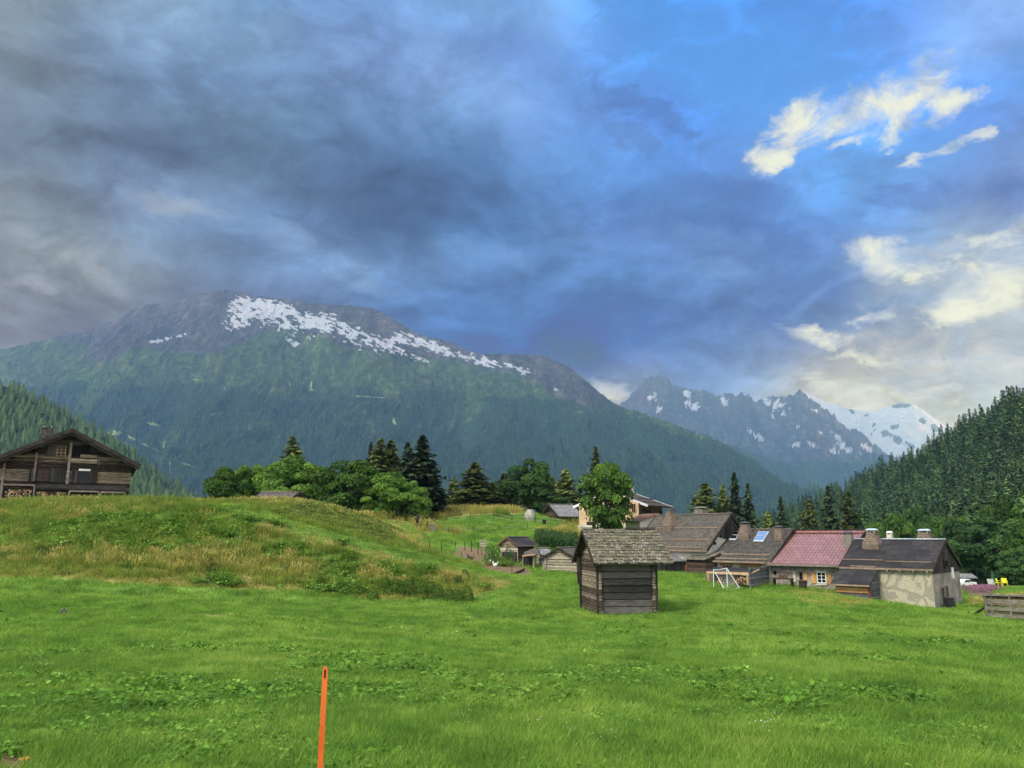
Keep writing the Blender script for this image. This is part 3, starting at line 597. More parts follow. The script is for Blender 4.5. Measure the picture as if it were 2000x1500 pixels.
def broad_np(seed, n=9000, lobes=26, size=.03, pear=0.0):
    """crown in a unit ellipsoid sitting on z 0..1, half-width .5"""
    g = np.random.default_rng(seed); cs = []
    while len(cs) < lobes:
        p = g.uniform(-1, 1, 3)
        if .30 < np.linalg.norm(p*np.array([1,1,.92])) < .80: cs.append(p)
    cs = np.array(cs)+g.normal(size=(lobes, 3))*.04; rs = g.uniform(.17, .34, lobes); tones = g.random(lobes)*.55
    k = g.integers(0, lobes, n); d = g.normal(size=(n, 3)); d /= np.linalg.norm(d, axis=1)[:, None]
    d[:, 2] = np.where(d[:, 2] < -.3, -d[:, 2], d[:, 2])
    r = rs[k]*(.80+.30*g.random(n)**.6)
    p = cs[k]+d*r[:, None]*np.array([1, 1, .8])
    inner = np.linalg.norm(p, axis=1); keep = (inner > .45)*(p[:, 2] > -.98)
    p = p[keep]; d = d[keep]; k = k[keep]; nn = d+g.normal(size=d.shape)*.55; nn /= np.linalg.norm(nn, axis=1)[:, None]
    tone = tones[k]+.45*g.random(len(p))
    q = np.stack([p[:, 0]*.5, p[:, 1]*.5, (p[:, 2]+1)*.5], 1); q[:, :2] *= (1+pear*(.45-q[:, 2]))[:, None]
    return leaf_cards(q, nn, size*(.6+.8*g.random(len(q))), tone, g, aspect=1.5)
def hide_proto(o):
    C.objects.unlink(o); return o
def broad_tree_mesh(name, seed, mat_, n=9000, lobes=26, size=.03):
    v, f, t = broad_np(seed, n, lobes, size=size); return mesh_obj(name, v, f, M[mat_], attrs={'tone': t})
def trunk_mesh(name, kind, seed, mat_='bark'):
    b = MB(); random.seed(seed)
    if kind == 'conifer': b.tube([(0, 0, -.02), (.002, 0, .3), (-.002, .002, .7), (0, 0, .97)], [.016, .011, .006, .001], 6)
    else:
        b.tube([(0, 0, -.04), (.01, .0, .15), (-.005, .01, .34), (.01, 0, .6), (0, 0, .85)], [.035, .026, .020, .012, .004], 7)
        for i in range(9):
            a = random.uniform(0, 6.28); z = random.uniform(.2, .6); L = random.uniform(.18, .36)
            b.tube([(0, 0, z), (math.cos(a)*L*.45, math.sin(a)*L*.45, z+L*.45), (math.cos(a)*L, math.sin(a)*L, z+L*.8)], [.013, .009, .003], 5)
    return b.build(name, mat_)

# prototype meshes (data shared by every copy)
PR = {}
def proto(key, o): PR[key] = o.data; bpy.data.objects.remove(o); return PR[key]
for i in range(3): proto(f'spruce{i}', conifer_mesh('crown', 100+i, 1.15, 'spruce', 'spruce_needles'))
for i in range(2): proto(f'larch{i}', conifer_mesh('crown', 200+i, 1.3, 'larch', 'larch_needles'))
for i in range(3): proto(f'hillspruce{i}', conifer_mesh('crown', 300+i, .55, 'spruce', 'far_needles'))
for i in range(3): proto(f'broad{i}', broad_tree_mesh('crown', 400+i, 'broad_leaves', 17000, 60, .030))
v_, f_, t_ = broad_np(458, 9000, 52, .034, .35); proto('broadpear', mesh_obj('crown', v_, f_, M['broad_leaves'], attrs={'tone': t_}))
for i in range(2): proto(f'dark{i}', broad_tree_mesh('crown', 500+i, 'dark_leaves', 16000, 54, .032))
proto('trunk_c', trunk_mesh('trunk', 'conifer', 1)); proto('trunk_b', trunk_mesh('trunk', 'broad', 2)); proto('trunk_w', trunk_mesh('trunk', 'broad', 5, 'pale_bark'))

IRR = random.Random(4)
def put_tree(key, name, cat, label, group, px, tip, d, wpx, base_z=None, trunk=None, crown0=0.0, seed=0, xyz=None, H=None, W=None):
    if xyz is None:
        p = P(px, tip, d); z0 = (g1(p.x, d) if base_z is None else base_z)-.1; H = p.z-z0; W = wpx/F*d
        loc = (p.x, d, z0)
    else: loc = xyz
    rz = random.uniform(0, 6.28); r = empty(name, loc, rz, label, cat, group)
    con = key.startswith(('spruce', 'larch', 'hill'))
    c = bpy.data.objects.new('crown', PR[key]); C.objects.link(c); c.parent = r
    if con: c.scale = (W/(.27 if key[0] == 'l' else .34),)*2+(H,)
    else: c.scale = (W/.88, W/.88, H*(1-crown0)); c.location = (0, 0, H*crown0)
    t = bpy.data.objects.new('trunk', PR[trunk or ('trunk_c' if con else 'trunk_b')]); C.objects.link(t); t.parent = r
    s = H if con else H; t.scale = ((H*.9, H*.9, H*.97) if con else (H, H, H*.95))
    return r

# ---- conifers standing beyond the mounds
random.seed(5)
CON = [ # key, px, tip, d, width px, species name, label
 ('larch0',573,853,98,58,'larch_tree','pointed green larch rising alone above the broadleaf grove'),
 ('spruce2',725,864,104,44,'spruce_tree','thin dark spruce just left of the two olive larches'),
 ('larch1',743,858,100,58,'larch_tree','olive brown larch beside the thin dark spruce, left one of the pair'),
 ('larch0',764,860,101,62,'larch_tree','olive brown larch touching the tall spruces, right one of the pair'),
 ('spruce1',797,864,97,66,'spruce_tree','second tallest dark spruce, just left of the tallest'),
 ('spruce0',826,850,95,92,'spruce_tree','tallest dark spruce, at the right end of the broadleaf grove'),
 ('spruce2',848,925,98,50,'spruce_tree','dark low spruce tucked against the right foot of the tallest spruce'),
 ('larch1',886,934,118,46,'larch_tree','small bluish green larch in the gap right of the tallest spruce'),
 ('larch0',928,903,112,66,'larch_tree','tall olive larch behind the garden, left of the brown larches'),
 ('larch1',962,943,116,52,'larch_tree','brownish larch behind the garden, lower left one of the brown trio'),
 ('larch0',985,925,119,56,'larch_tree','brown larch behind the garden, middle one of the brown trio'),
 ('larch1',1003,935,117,46,'larch_tree','brown larch half hidden by the dark round maple'),
 ('larch0',1078,930,125,44,'larch_tree','slim green larch just right of the dark round maple'),
 ('larch1',1105,918,124,60,'larch_tree','green larch between the dark maple and the tree by the house'),
 ('spruce2',1133,945,126,44,'spruce_tree','green conifer half hidden behind the tree by the house'),
 ('spruce0',1163,872,118,60,'spruce_tree','dark spruce whose tip shows above the tree by the house'),
 ('larch0',1376,945,112,80,'larch_tree','broad green larch behind the wide shingle roof'),
 ('larch1',1411,948,116,40,'larch_tree','brownish larch wedged between the green larch and the dark spruce'),
 ('spruce0',1433,923,112,58,'spruce_tree','tallest dark spruce behind the shingled farmhouse row'),
 ('spruce1',1460,945,115,52,'spruce_tree','dark spruce at the right edge of the cluster behind the row'),
 ('spruce2',1524,970,140,46,'spruce_tree','bluish spruce alone above the roof with the blue skylight'),
 ('larch1',1500,1000,142,44,'larch_tree','low green larch left of the bluish spruce behind the row'),
 ('larch0',1580,975,140,50,'larch_tree','green larch above the left end of the red roof'),
 ('spruce1',1617,950,135,60,'spruce_tree','dark broad spruce standing right above the red roof'),
 ('larch1',1655,962,150,54,'larch_tree','green larch to the right of the spruce above the red roof'),
]
for key, px, tip, d, w, nm, lab in CON:
    put_tree(key, nm, 'tree', lab, 'conifers behind the village', px, tip, d, w)
# ---- broadleaf trees
BRD = [
 ('broad0',440,906,84,92,.0,'broad_tree','leftmost rounded maple of the grove behind the mounds'),
 ('broad1',497,900,88,100,.0,'broad_tree','second maple of the grove, left of the grass covered roof'),
 ('broad2',566,893,86,125,.0,'broad_tree','wide bright maple directly below the lone green larch'),
 ('broad1',622,902,90,90,.0,'broad_tree','maple between the bright wide one and the tallest of the grove'),
 ('broad0',683,892,82,135,.0,'broad_tree','tallest rounded maple in the middle of the grove'),
 ('broad2',756,922,80,92,.0,'broad_tree','bright yellow green maple below the thin dark spruce'),
 ('broad1',803,934,81,76,.0,'broad_tree','rightmost small maple of the grove, in front of the spruces'),
 ('dark0',728,955,86,80,.0,'broad_tree','dark maple filling the gap behind the yellow green one'),
 ('dark0',1032,896,108,100,.0,'broad_tree','dark round maple standing alone behind the boulder'),
 ('dark1',1090,965,106,70,.0,'broad_tree','low dark tree between the round maple and the stucco chalet'),
 ('dark1',1062,950,108,60,.0,'broad_tree','dark bushy tree touching the right side of the round maple'),
]
for key, px, tip, d, w, c0, nm, lab in BRD:
    put_tree(key, nm, 'tree', lab, 'broadleaf trees behind the village', px, tip, d, w, crown0=c0)
put_tree('broadpear', 'broad_tree', 'tree', 'bright green slim maple with bare trunk in front of the stucco chalet', 'broadleaf trees behind the village', 1182, 894, 78, 104, crown0=.14)
# ---- big broadleaf trees at the foot of the right slope
RB = [('dark0',1925,1010,130,140,.12,'trunk_w','large dark tree with pale trunk behind the white truck'),
      ('broad2',1955,970,150,110,.0,None,'light green tree at the far right above the dark pale trunked one'),
      ('broad0',1992,1010,120,90,.0,None,'green tree cut by the right picture edge above the yellow chairs'),
      ('dark1',1860,1010,150,90,.0,None,'dark tree above the gable of the plastered house'),
      ('broad1',1830,1000,170,80,.0,None,'green tree above the right chimney of the plastered house'),
      ('dark0',1795,985,185,80,.0,None,'dark green tree above the roof between the two chimneys'),
      ('broad2',1750,1005,180,80,.0,None,'green tree right behind the left chimney of the plastered house'),
      ('dark1',1985,1065,112,70,.0,None,'low dark bushy tree behind the yellow chairs'),
      ('broad0',1705,1010,190,70,.0,None,'green tree above the right end of the red roof'),]
for key, px, tip, d, w, c0, tr, lab in RB:
    put_tree(key, 'broad_tree', 'tree', lab, 'broadleaf trees at the foot of the right slope', px, tip, d, w, crown0=c0, trunk=tr)

# ------------------------------------------------------------------ scattered cover (one object each)
def scatter(name, pts, rot, scale, idx, protos, label=None, kind='stuff'):
    coll = bpy.data.collections.new(name+'_shapes')
    for k, pdata in enumerate(protos):
        o = bpy.data.objects.new(f'{name}_shape', pdata); coll.objects.link(o); o.name = f'{k:02d}_{name}_shape'
    me = bpy.data.meshes.new(name); n = len(pts)
    me.vertices.add(n); me.vertices.foreach_set('co', np.asarray(pts, np.float32).ravel())
    a = me.attributes.new('rot', 'FLOAT_VECTOR', 'POINT'); a.data.foreach_set('vector', np.asarray(rot, np.float32).ravel())
    a = me.attributes.new('scl', 'FLOAT_VECTOR', 'POINT'); a.data.foreach_set('vector', np.asarray(scale, np.float32).ravel())
    a = me.attributes.new('idx', 'INT', 'POINT'); a.data.foreach_set('value', np.asarray(idx, np.int32).ravel())
    o = bpy.data.objects.new(name, me); C.objects.link(o)
    t = bpy.data.node_groups.new(name, 'GeometryNodeTree')
    t.interface.new_socket('Geometry', in_out='INPUT', socket_type='NodeSocketGeometry'); t.interface.new_socket('Geometry', in_out='OUTPUT', socket_type='NodeSocketGeometry')
    N = t.nodes.new; L = t.links.new
    gi, go, ip, ci = N('NodeGroupInput'), N('NodeGroupOutput'), N('GeometryNodeInstanceOnPoints'), N('GeometryNodeCollectionInfo')
    ci.inputs['Collection'].default_value = coll; ci.inputs['Separate Children'].default_value = True; ci.inputs['Reset Children'].default_value = True
    def at(nm, ty):
        q = N('GeometryNodeInputNamedAttribute'); q.data_type = ty; q.inputs['Name'].default_value = nm; return q.outputs['Attribute']
    L(gi.outputs[0], ip.inputs['Points']); L(ci.outputs[0], ip.inputs['Instance']); ip.inputs['Pick Instance'].default_value = True
    L(at('idx', 'INT'), ip.inputs['Instance Index']); L(at('rot', 'FLOAT_VECTOR'), ip.inputs['Rotation']); L(at('scl', 'FLOAT_VECTOR'), ip.inputs['Scale'])
    L(ip.outputs[0], go.inputs[0])
    md = o.modifiers.new('scatter', 'NODES'); md.node_group = t
    tag(o, kind=kind); return o
for i in range(3): proto(f'far{i}', simple_conifer('far_conifer', 600+i, tiers=8, seg=8))
for i in range(2): proto(f'tiny{i}', simple_conifer('far_conifer', 620+i, 'distant_needles', tiers=4, seg=4))

def sample_grid(G_, n, wfun, rng):
    x, y, z, X, Y, T = G_; sh = x.shape
    X = X.reshape(sh); Y = Y.reshape(sh)
    # chance by area on the picture mixed with true area, so far slopes stay covered
    ax = np.abs(np.gradient(X, axis=0)*np.gradient(Y, axis=1))
    w = ax*wfun(X, Y, x, y, z, T.reshape(sh)); w = np.where(T.reshape(sh) <= 1.0, w, 0); w = w.ravel(); w /= w.sum()
    i = rng.choice(w.size, n, p=w); r, c = np.unravel_index(i, sh); r2 = np.clip(r+1, 0, sh[0]-1); c2 = np.clip(c+1, 0, sh[1]-1)
    f = rng.random(n); h = rng.random(n)
    def lerp(a): return a[r, c]+(a[r2, c]-a[r, c])*f+(a[r, c2]-a[r, c])*h
    return np.stack([lerp(x), lerp(y), lerp(z)], 1)
def far_forest(name, G_, n, wfun, hgt, protos, seed, wid=1.0):
    g = np.random.default_rng(seed); p = sample_grid(G_, n, wfun, g); p[:, 2] -= .5
    s = hgt*(.6+.65*g.random(n)); w = s*wid*(.85+.4*g.random(n)); rot = np.zeros((n, 3)); rot[:, 2] = g.random(n)*6.28
    return scatter(name, p, rot, np.stack([w, w, s], 1), g.integers(0, len(protos), n), protos)
def w1(X, Y, x, y, z, T):
    zz = zone1(X.ravel(), Y.ravel(), x.ravel(), y.ravel(), z.ravel(), T.ravel()); f = zz['forest'].reshape(X.shape)*(1-zz['pale'].reshape(X.shape))
    cl = sstep(.36, .56, fbm(x/140, y/140+z/60, 4, 91))
    return (f*(.12+.88*cl)+.06*sstep(690, 740, Y))*(Y < 1010)
far_forest('forest', G1, 42000, w1, 17, [PR['tiny0'], PR['tiny1']], 1, 1.0)
far_forest('forest', GL, 2600, lambda X, Y, x, y, z, T: (X > -200)*(Y < 1000)*(X < 420)*1.0, 15, [PR['far0'], PR['far1'], PR['far2']], 2, 1.05)

# right slope: the nearest trees are things, the mass behind is one forest
gr = np.random.default_rng(3)
ptsR = sample_grid(GR, 5200, lambda X, Y, x, y, z, T: (X < 2150)*(Y < 1120)*(X > 1380)*1.0, gr)
dd = np.hypot(ptsR[:, 0], ptsR[:, 1]); _X, _Y = pix(ptsR[:, 0], ptsR[:, 1], ptsR[:, 2]); order = np.argsort(dd+5000*(_X > 2025))
keep = []
for i in order:                      # keep them apart
    if all((ptsR[i, 0]-ptsR[j, 0])**2+(ptsR[i, 1]-ptsR[j, 1])**2 > 7 for j in keep[-200:]): keep.append(i)
near = [i for i in keep[:270] if _X[i] <= 2025]; rest = keep[len(near):]
for n_, i in enumerate(near):
    x, y, z = ptsR[i]; H = gr.uniform(8, 17); k = gr.random()
    key = f'hillspruce{n_%3}' if k < .72 else f'larch{n_%2}'
    if k > .62 and z < 12 or k > .9 and z < 45: key = f'broad{n_%3}'; H *= .75
    X_, Y_ = pix(x, y, z); yt_ = np.interp(X_, [a for a, b in SKYRr], [b for a, b in SKYRr]); hgt_ = 'high' if Y_ < 975 else 'midway up' if Y_ < 1030 else 'low'
    wh_ = hgt_+' on the wooded slope, '+('above the skylight roof' if X_ < 1560 else 'above the red roof' if X_ < 1660 else 'over the left of the felt roof' if X_ < 1760 else 'over the right of the felt roof' if X_ < 1850 else 'right of the plastered gable' if X_ < 1930 else 'at the picture edge')
    if key.startswith('broad'):
        put_tree(key, 'broad_tree', 'tree', 'rounded broadleaf tree '+wh_, 'broadleaf trees on the right hillside', 0, 0, 0, 0, xyz=(x, y, z-.4), H=H, W=H*.8)
    elif key.startswith('larch'):
        put_tree(key, 'larch_tree', 'tree', 'feathery light larch '+wh_, 'larches on the right hillside', 0, 0, 0, 0, xyz=(x, y, z-.4), H=H, W=H*.34)
    else:
        put_tree(key, 'spruce_tree', 'tree', 'dark pointed spruce '+wh_, 'spruces on the right hillside', 0, 0, 0, 0, xyz=(x, y, z-.4), H=H, W=H*gr.uniform(.34, .5))
pr = ptsR[rest]; n = len(rest); s = gr.uniform(8, 17, n); rot = np.zeros((n, 3)); rot[:, 2] = gr.random(n)*6.28; w = s*gr.uniform(1.0, 1.35, n)
pr[:, 2] -= .5
scatter('forest', pr, rot, np.stack([w, w, s], 1), gr.integers(0, 3, n), [PR['hillspruce0'], PR['hillspruce1'], PR['hillspruce2']])
# ------------------------------------------------------------------ grasses, weeds, heath
def tuft_proto(key, seed, n, rad, h, wid, mat_, lean=.5, heads=False):
    g = np.random.default_rng(seed); v, f, tn = [], [], []
    for i in range(n):
        a = g.random()*6.283; r = rad*g.random()**.6; x, y = r*math.cos(a), r*math.sin(a); L = h*(.55+.6*g.random()); b = g.random()*6.283
        lx, ly = math.cos(b)*L*lean*g.random(), math.sin(b)*L*lean*g.random(); px_, py_ = -math.sin(b+1)*wid, math.cos(b+1)*wid; o = len(v)
        v += [(x-px_, y-py_, 0), (x+px_, y+py_, 0), (x+lx*.4+px_*.8, y+ly*.4+py_*.8, L*.6), (x+lx*.4-px_*.8, y+ly*.4-py_*.8, L*.6), (x+lx, y+ly, L)]
        f += [(o, o+1, o+2, o+3), (o+3, o+2, o+4)]; t = g.random(); tn += [t*.5, t*.5, t*.8, t*.8, t]
        if heads and g.random() < .5:
            o = len(v); v += [(x+lx-wid*2, y+ly, L*.92), (x+lx+wid*2, y+ly, L*.92), (x+lx, y+ly, L*1.15)]; f.append((o, o+1, o+2)); tn += [1, 1, 1]
    proto(key, mesh_obj(key, v, f, M[mat_], attrs={'tone': tn}))
def weed_proto(key, seed, n, rad, mat_, size, h):
    g = np.random.default_rng(seed); v, f, tn = [], [], []
    for i in range(n):
        a = g.random()*6.283; r = rad*g.random()**.7; c = np.array([r*math.cos(a), r*math.sin(a), h*(.4+.7*g.random())]); b = a+g.normal()*.8; t = g.random()
        d = np.array([math.cos(b), math.sin(b), .25+.4*g.normal()]); d /= np.linalg.norm(d); s = size*(.6+.7*g.random())
        side = np.array([-math.sin(b), math.cos(b), g.normal()*.3]); up = np.cross(d, side)*.22
        o = len(v); ring = [(-.5, 0, 0), (-.15, .34, .4), (.25, .36, .4), (.62, 0, -.3), (.25, -.36, .4), (-.15, -.34, .4), (.1, 0, 0)]
        v += [tuple(c+d*p*s+side*q*s+up*w*s) for p, q, w in ring]; tn += [t*.7]*6+[t*.7+.3]
        f += [(o, o+1, o+6), (o+1, o+2, o+6), (o+2, o+3, o+6), (o+3, o+4, o+6), (o+4, o+5, o+6), (o+5, o, o+6)]
    proto(key, mesh_obj(key, v, f, M[mat_], attrs={'tone': tn}))
for i in range(4): tuft_proto(f'tuft{i}', 700+i, 46, .17, .105, .0030, 'grass_blades', .8)
for i in range(3): tuft_proto(f'dry{i}', 720+i, 26, .22, .50, .0055, 'dry_grass', .45, True)
for i in range(3): tuft_proto(f'tall{i}', 730+i, 26, .22, .42, .007, 'bank_grass', .5)
for i in range(4): weed_proto(f'weed{i}', 740+i, 8, .17, 'weed_leaves', .036+.010*i, .085)
for i in range(3): weed_proto(f'bigweed{i}', 750+i, 34, .36, 'weed_leaves', .105, .26)
def shrub_proto(key, seed, mat_='shrub_leaves', n=520, size=.055):
    g = np.random.default_rng(seed); d = g.normal(size=(n, 3)); d /= np.linalg.norm(d, axis=1)[:, None]; d[:, 2] = np.abs(d[:, 2])
    r = .42*(.8+.3*fbm(d[:, 0]*2+9, d[:, 1]*2+d[:, 2], 2, seed))*(.8+.25*g.random(n)); p = d*r[:, None]*np.array([1.1, 1.1, .9])
    nn = d+g.normal(size=d.shape)*.5; nn /= np.linalg.norm(nn, axis=1)[:, None]
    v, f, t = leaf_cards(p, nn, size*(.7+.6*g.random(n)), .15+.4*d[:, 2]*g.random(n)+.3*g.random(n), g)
    proto(key, mesh_obj(key, v, f, M[mat_], attrs={'tone': t}))
for i in range(3): shrub_proto(f'heath{i}', 760+i, 'heath_leaves')

def ground_points(n, d0, d1, seed, az=41, power=1.0):
    g = np.random.default_rng(seed); d = (d0**(2*power)+(d1**(2*power)-d0**(2*power))*g.random(n))**(.5/power); a = R(1)*g.uniform(-az, az, n)
    x, y = np.sin(a)*d, np.cos(a)*d; z = G(x, y); return x, y, z, zones(x, y, z), g
FOOT = []        # footprints of buildings, kept free of cover: (x, y, radius)
def clear_of(x, y):
    ok = np.ones(len(x), bool)
    for (a, b, r) in FOOT: ok &= (x-a)**2+(y-b)**2 > r*r
    return ok
def lay(name, keys, batches):
    P_, R_, S_, I_ = [], [], [], []
    for (x, y, z, s, g) in batches:
        k = clear_of(x, y); x, y, z, s = x[k], y[k], z[k], s[k]; n = len(x)
        P_.append(np.stack([x, y, z-.01], 1)); r = np.zeros((n, 3)); r[:, 2] = g.random(n)*6.28; r[:, 0] = g.normal(size=n)*.10; R_.append(r)
        v = .75+.5*g.random(n); S_.append(np.stack([s[:, 0]*v, s[:, 0]*v, s[:, 1]*v], 1)); I_.append(g.integers(0, len(keys), n))
    return scatter(name, np.concatenate(P_), np.concatenate(R_), np.concatenate(S_), np.concatenate(I_), [PR[k] for k in keys])
def grass_everywhere():
    b = []
    for (n, d0, d1, sx, sz, sd) in ((14000, 3.4, 9, 1.0, 1.0, 1), (22000, 9, 18, 1.3, 1.0, 2), (17000, 18, 38, 1.9, 1.1, 3), (13000, 36, 62, 2.9, 1.6, 4)):
        x, y, z, Z, g = ground_points(n, d0, d1, 800+sd); X, Y = pix(x, y, z); bank = (y > 39)*(y < 60)*(X < 950)*(Y < np.interp(X, [-200,0,300,450,600,760,920,1000], [1122,1122,1134,1142,1152,1164,1160,1138])); k = (Z['dry'] < .55)*(Z['heath'] < .3)*(Z['dirt'] < .4)*((g.random(n) < .35) | ~bank.astype(bool))
        patchy = fbm(x*.8, y*.8, 3, 77); s = np.stack([np.full(n, sx), sz*(.6+.9*patchy)], 1); b.append((x[k], y[k], z[k], s[k], g))
    lay('grass', ['tuft0', 'tuft1', 'tuft2', 'tuft3'], b)
    x, y, z, Z, g = ground_points(60000, 38, 64, 811); k = (Z['dry'] > .3)*(g.random(len(x)) < Z['dry']*.42)*(Z['weed'] < .6)*(Z['dirt'] < .3)
    X, Y = pix(x, y, z); hh = np.where((Y > np.interp(X, [-200,0,300,450,600,760,920,1000], [1130,1130,1142,1150,1160,1172,1168,1145])-26), .35, 1.0)*(.6+.8*fbm(x*.4, y*.4, 3, 78))*np.where(Y < np.interp(X, [-200,0,300,430,520,600], [1000,1000,1000,1010,1030,1050]), .55, 1)*np.where((np.abs(Y-np.interp(X, [430,520,600,700,800,900,980], [1000,1018,1040,1068,1094,1117,1134])) < 15)*(X > 420), .25, 1)
    b = [(x[k], y[k], z[k], np.stack([np.full(k.sum(), 1.6), hh[k]*.85], 1), g)]
    x, y, z, Z, g = ground_points(34000, 60, 112, 812, 36); k = (Z['dry'] > .4)*(g.random(len(x)) < Z['dry']*.40)
    b.append((x[k], y[k], z[k], np.stack([np.full(k.sum(), 2.6), np.where(y[k] < 75, .75, 1.3)], 1), g))
    lay('tall_grass', ['dry0', 'dry1', 'dry2'], b)
    x, y, z, Z, g = ground_points(60000, 37, 66, 813); X, Y = pix(x, y, z)
    on = (Y < 1165)*(X < 960)*(Z['path'] < .3)*(Z['heath'] < .3)*(Z['dirt'] < .3)*(Y < np.interp(X, [-200,0,300,450,600,760,920,1000], [1130,1130,1142,1150,1160,1172,1168,1145])-8)
    k = on*(g.random(len(x)) < .55)
    b = [(x[k], y[k], z[k], np.stack([np.full(k.sum(), 1.4), ((.5+.6*g.random(len(x)))*np.where((np.abs(Y-np.interp(X, [430,520,600,700,800,900,980], [1000,1018,1040,1068,1094,1117,1134])) < 15)*(X > 420), .22, 1))[k]], 1), g)]
    lay('tall_grass', ['tall0', 'tall1', 'tall2'], b)
    x, y, z, Z, g = ground_points(22000, 60, 106, 815, 38); X, Y = pix(x, y, z); k = (Z['dry'] < .4)*(Z['dirt'] < .3)*(X > 700)
    lay('grass', ['tuft0', 'tuft1', 'tuft2', 'tuft3'], [(x[k], y[k], z[k], np.stack([np.full(k.sum(), 4.0), np.full(k.sum(), 2.6)], 1), g)])
    # broad-leaved weeds of the foreground and of the bank
    b = []
    for (n, d0, d1, s0, th, sd) in ((20000, 3.4, 10, .78, .52, 1), (22000, 10, 20, 1.1, .56, 2), (9000, 20, 36, 1.4, .64, 3)):
        x, y, z, Z, g = ground_points(n, d0, d1, 830+sd); X, Y = pix(x, y, z)
        m = fbm(x*.55+3, y*.55, 4, 88)+.10*ell(850, 1400, X, Y, 420, 90)+.08*ell(250, 1400, X, Y, 260, 90)+.07*ell(1750, 1370, X, Y, 200, 70)
        k = (m > th+.10*g.random(n))*(g.random(n) < .62); b.append((x[k], y[k], z[k], np.stack([np.full(k.sum(), s0), np.full(k.sum(), s0)], 1), g))
    lay('leafy_weeds', ['weed0', 'weed1', 'weed2', 'weed3'], b)
    x, y, z, Z, g = ground_points(26000, 38, 52, 840); k = (Z['weed'] > .45)*(g.random(len(x)) < Z['weed']*.26)
    lay('leafy_weeds', ['bigweed0', 'bigweed1', 'bigweed2'], [(x[k], y[k], z[k], np.stack([np.full(k.sum(), 1.15), np.full(k.sum(), 1.0)], 1), g)])
    x, y, z, Z, g = ground_points(30000, 54, 70, 850); k = (Z['heath'] > .30)*(g.random(len(x)) < .8)
    lay('heath', ['heath0', 'heath1', 'heath2'], [(x[k], y[k], z[k], np.stack([np.full(k.sum(), 1.25), np.full(k.sum(), .85)], 1), g)])
    # little white flowers
    g = np.random.default_rng(9); v, f = [], []
    for k in range(110):
        cx, cy = random.choice([(905, 1408), (1105, 1440), (1060, 1425), (1180, 1450), (560, 1330), (80, 1300), (1500, 1430)]); p_ = P(cx+random.gauss(0, 18), cy+random.gauss(0, 7), 1)
        t = 7.5+random.random()*2.5; zz = None
        x_, y_ = p_.x/p_.y*t, t
        for _ in range(12): gz = g1(x_, y_); t = gz/(p_.z/p_.y) if p_.z/p_.y < 0 else t; x_, y_ = p_.x/p_.y*t, t
        z_ = gz+.09; o = len(v); r = .010
        v += [(x_+r*math.cos(a), y_+r*math.sin(a), z_+(.004 if i % 2 else 0)) for i, a in enumerate(np.linspace(0, 6.283, 7)[:-1])]; f.append(tuple(range(o, o+6)))
        o = len(v); v += [(x_-.001, y_, z_-.09), (x_+.001, y_, z_-.09), (x_, y_, z_)]; f.append((o, o+1, o+2))
    m, gg = material('white_petals'); finish(gg, (.75, .75, .70), .7)
    tag(mesh_obj('white_flowers', v, f, m), kind='stuff')
# ------------------------------------------------------------------ building materials
def m_logs(name, c0, c1, c2, course=.26, streak=9, contrast=.5, vertical=False):
    m, g = material(name); M[name] = m
    tc = g.n('ShaderNodeTexCoord').outputs['Object']; s = g.n('ShaderNodeSeparateXYZ', ins={0: tc})
    run = s.outputs[2] if not vertical else g.m('ADD', s.outputs[0], s.outputs[1])
    row = g.m('FLOOR', g.m('DIVIDE', g.m('ADD', run, 50.03), course))
    wn = g.n('ShaderNodeTexWhiteNoise', noise_dimensions='1D', ins={'W': row}).outputs['Value']
    mp = g.n('ShaderNodeMapping', ins={'Vector': tc, 'Scale': (1, 1, streak) if not vertical else (streak, streak, 1)}).outputs[0]
    n = g.noise(mp, 2.2, 7, .7).outputs['Fac']; n2 = g.noise(tc, .9, 3).outputs['Fac']
    f = g.m('ADD', g.m('MULTIPLY', n, .7), g.m('ADD', g.m('MULTIPLY', wn, .24), g.m('MULTIPLY', n2, .16)))
    col = g.ramp(f, [(.34, c0), (.53, c1), (.74, c2)]).outputs[0]
    fr = g.m('FRACT', g.m('DIVIDE', g.m('ADD', run, 50.03), course))
    gap = g.rng(g.m('ABSOLUTE', g.m('SUBTRACT', fr, .5)), .40, .49)
    col = g.mix(g.m('MULTIPLY', gap, contrast), col, (.008, .007, .006))
    finish(g, col, .9, g.m('SUBTRACT', n, g.m('MULTIPLY', gap, 1.5)), .8, .03, .15)
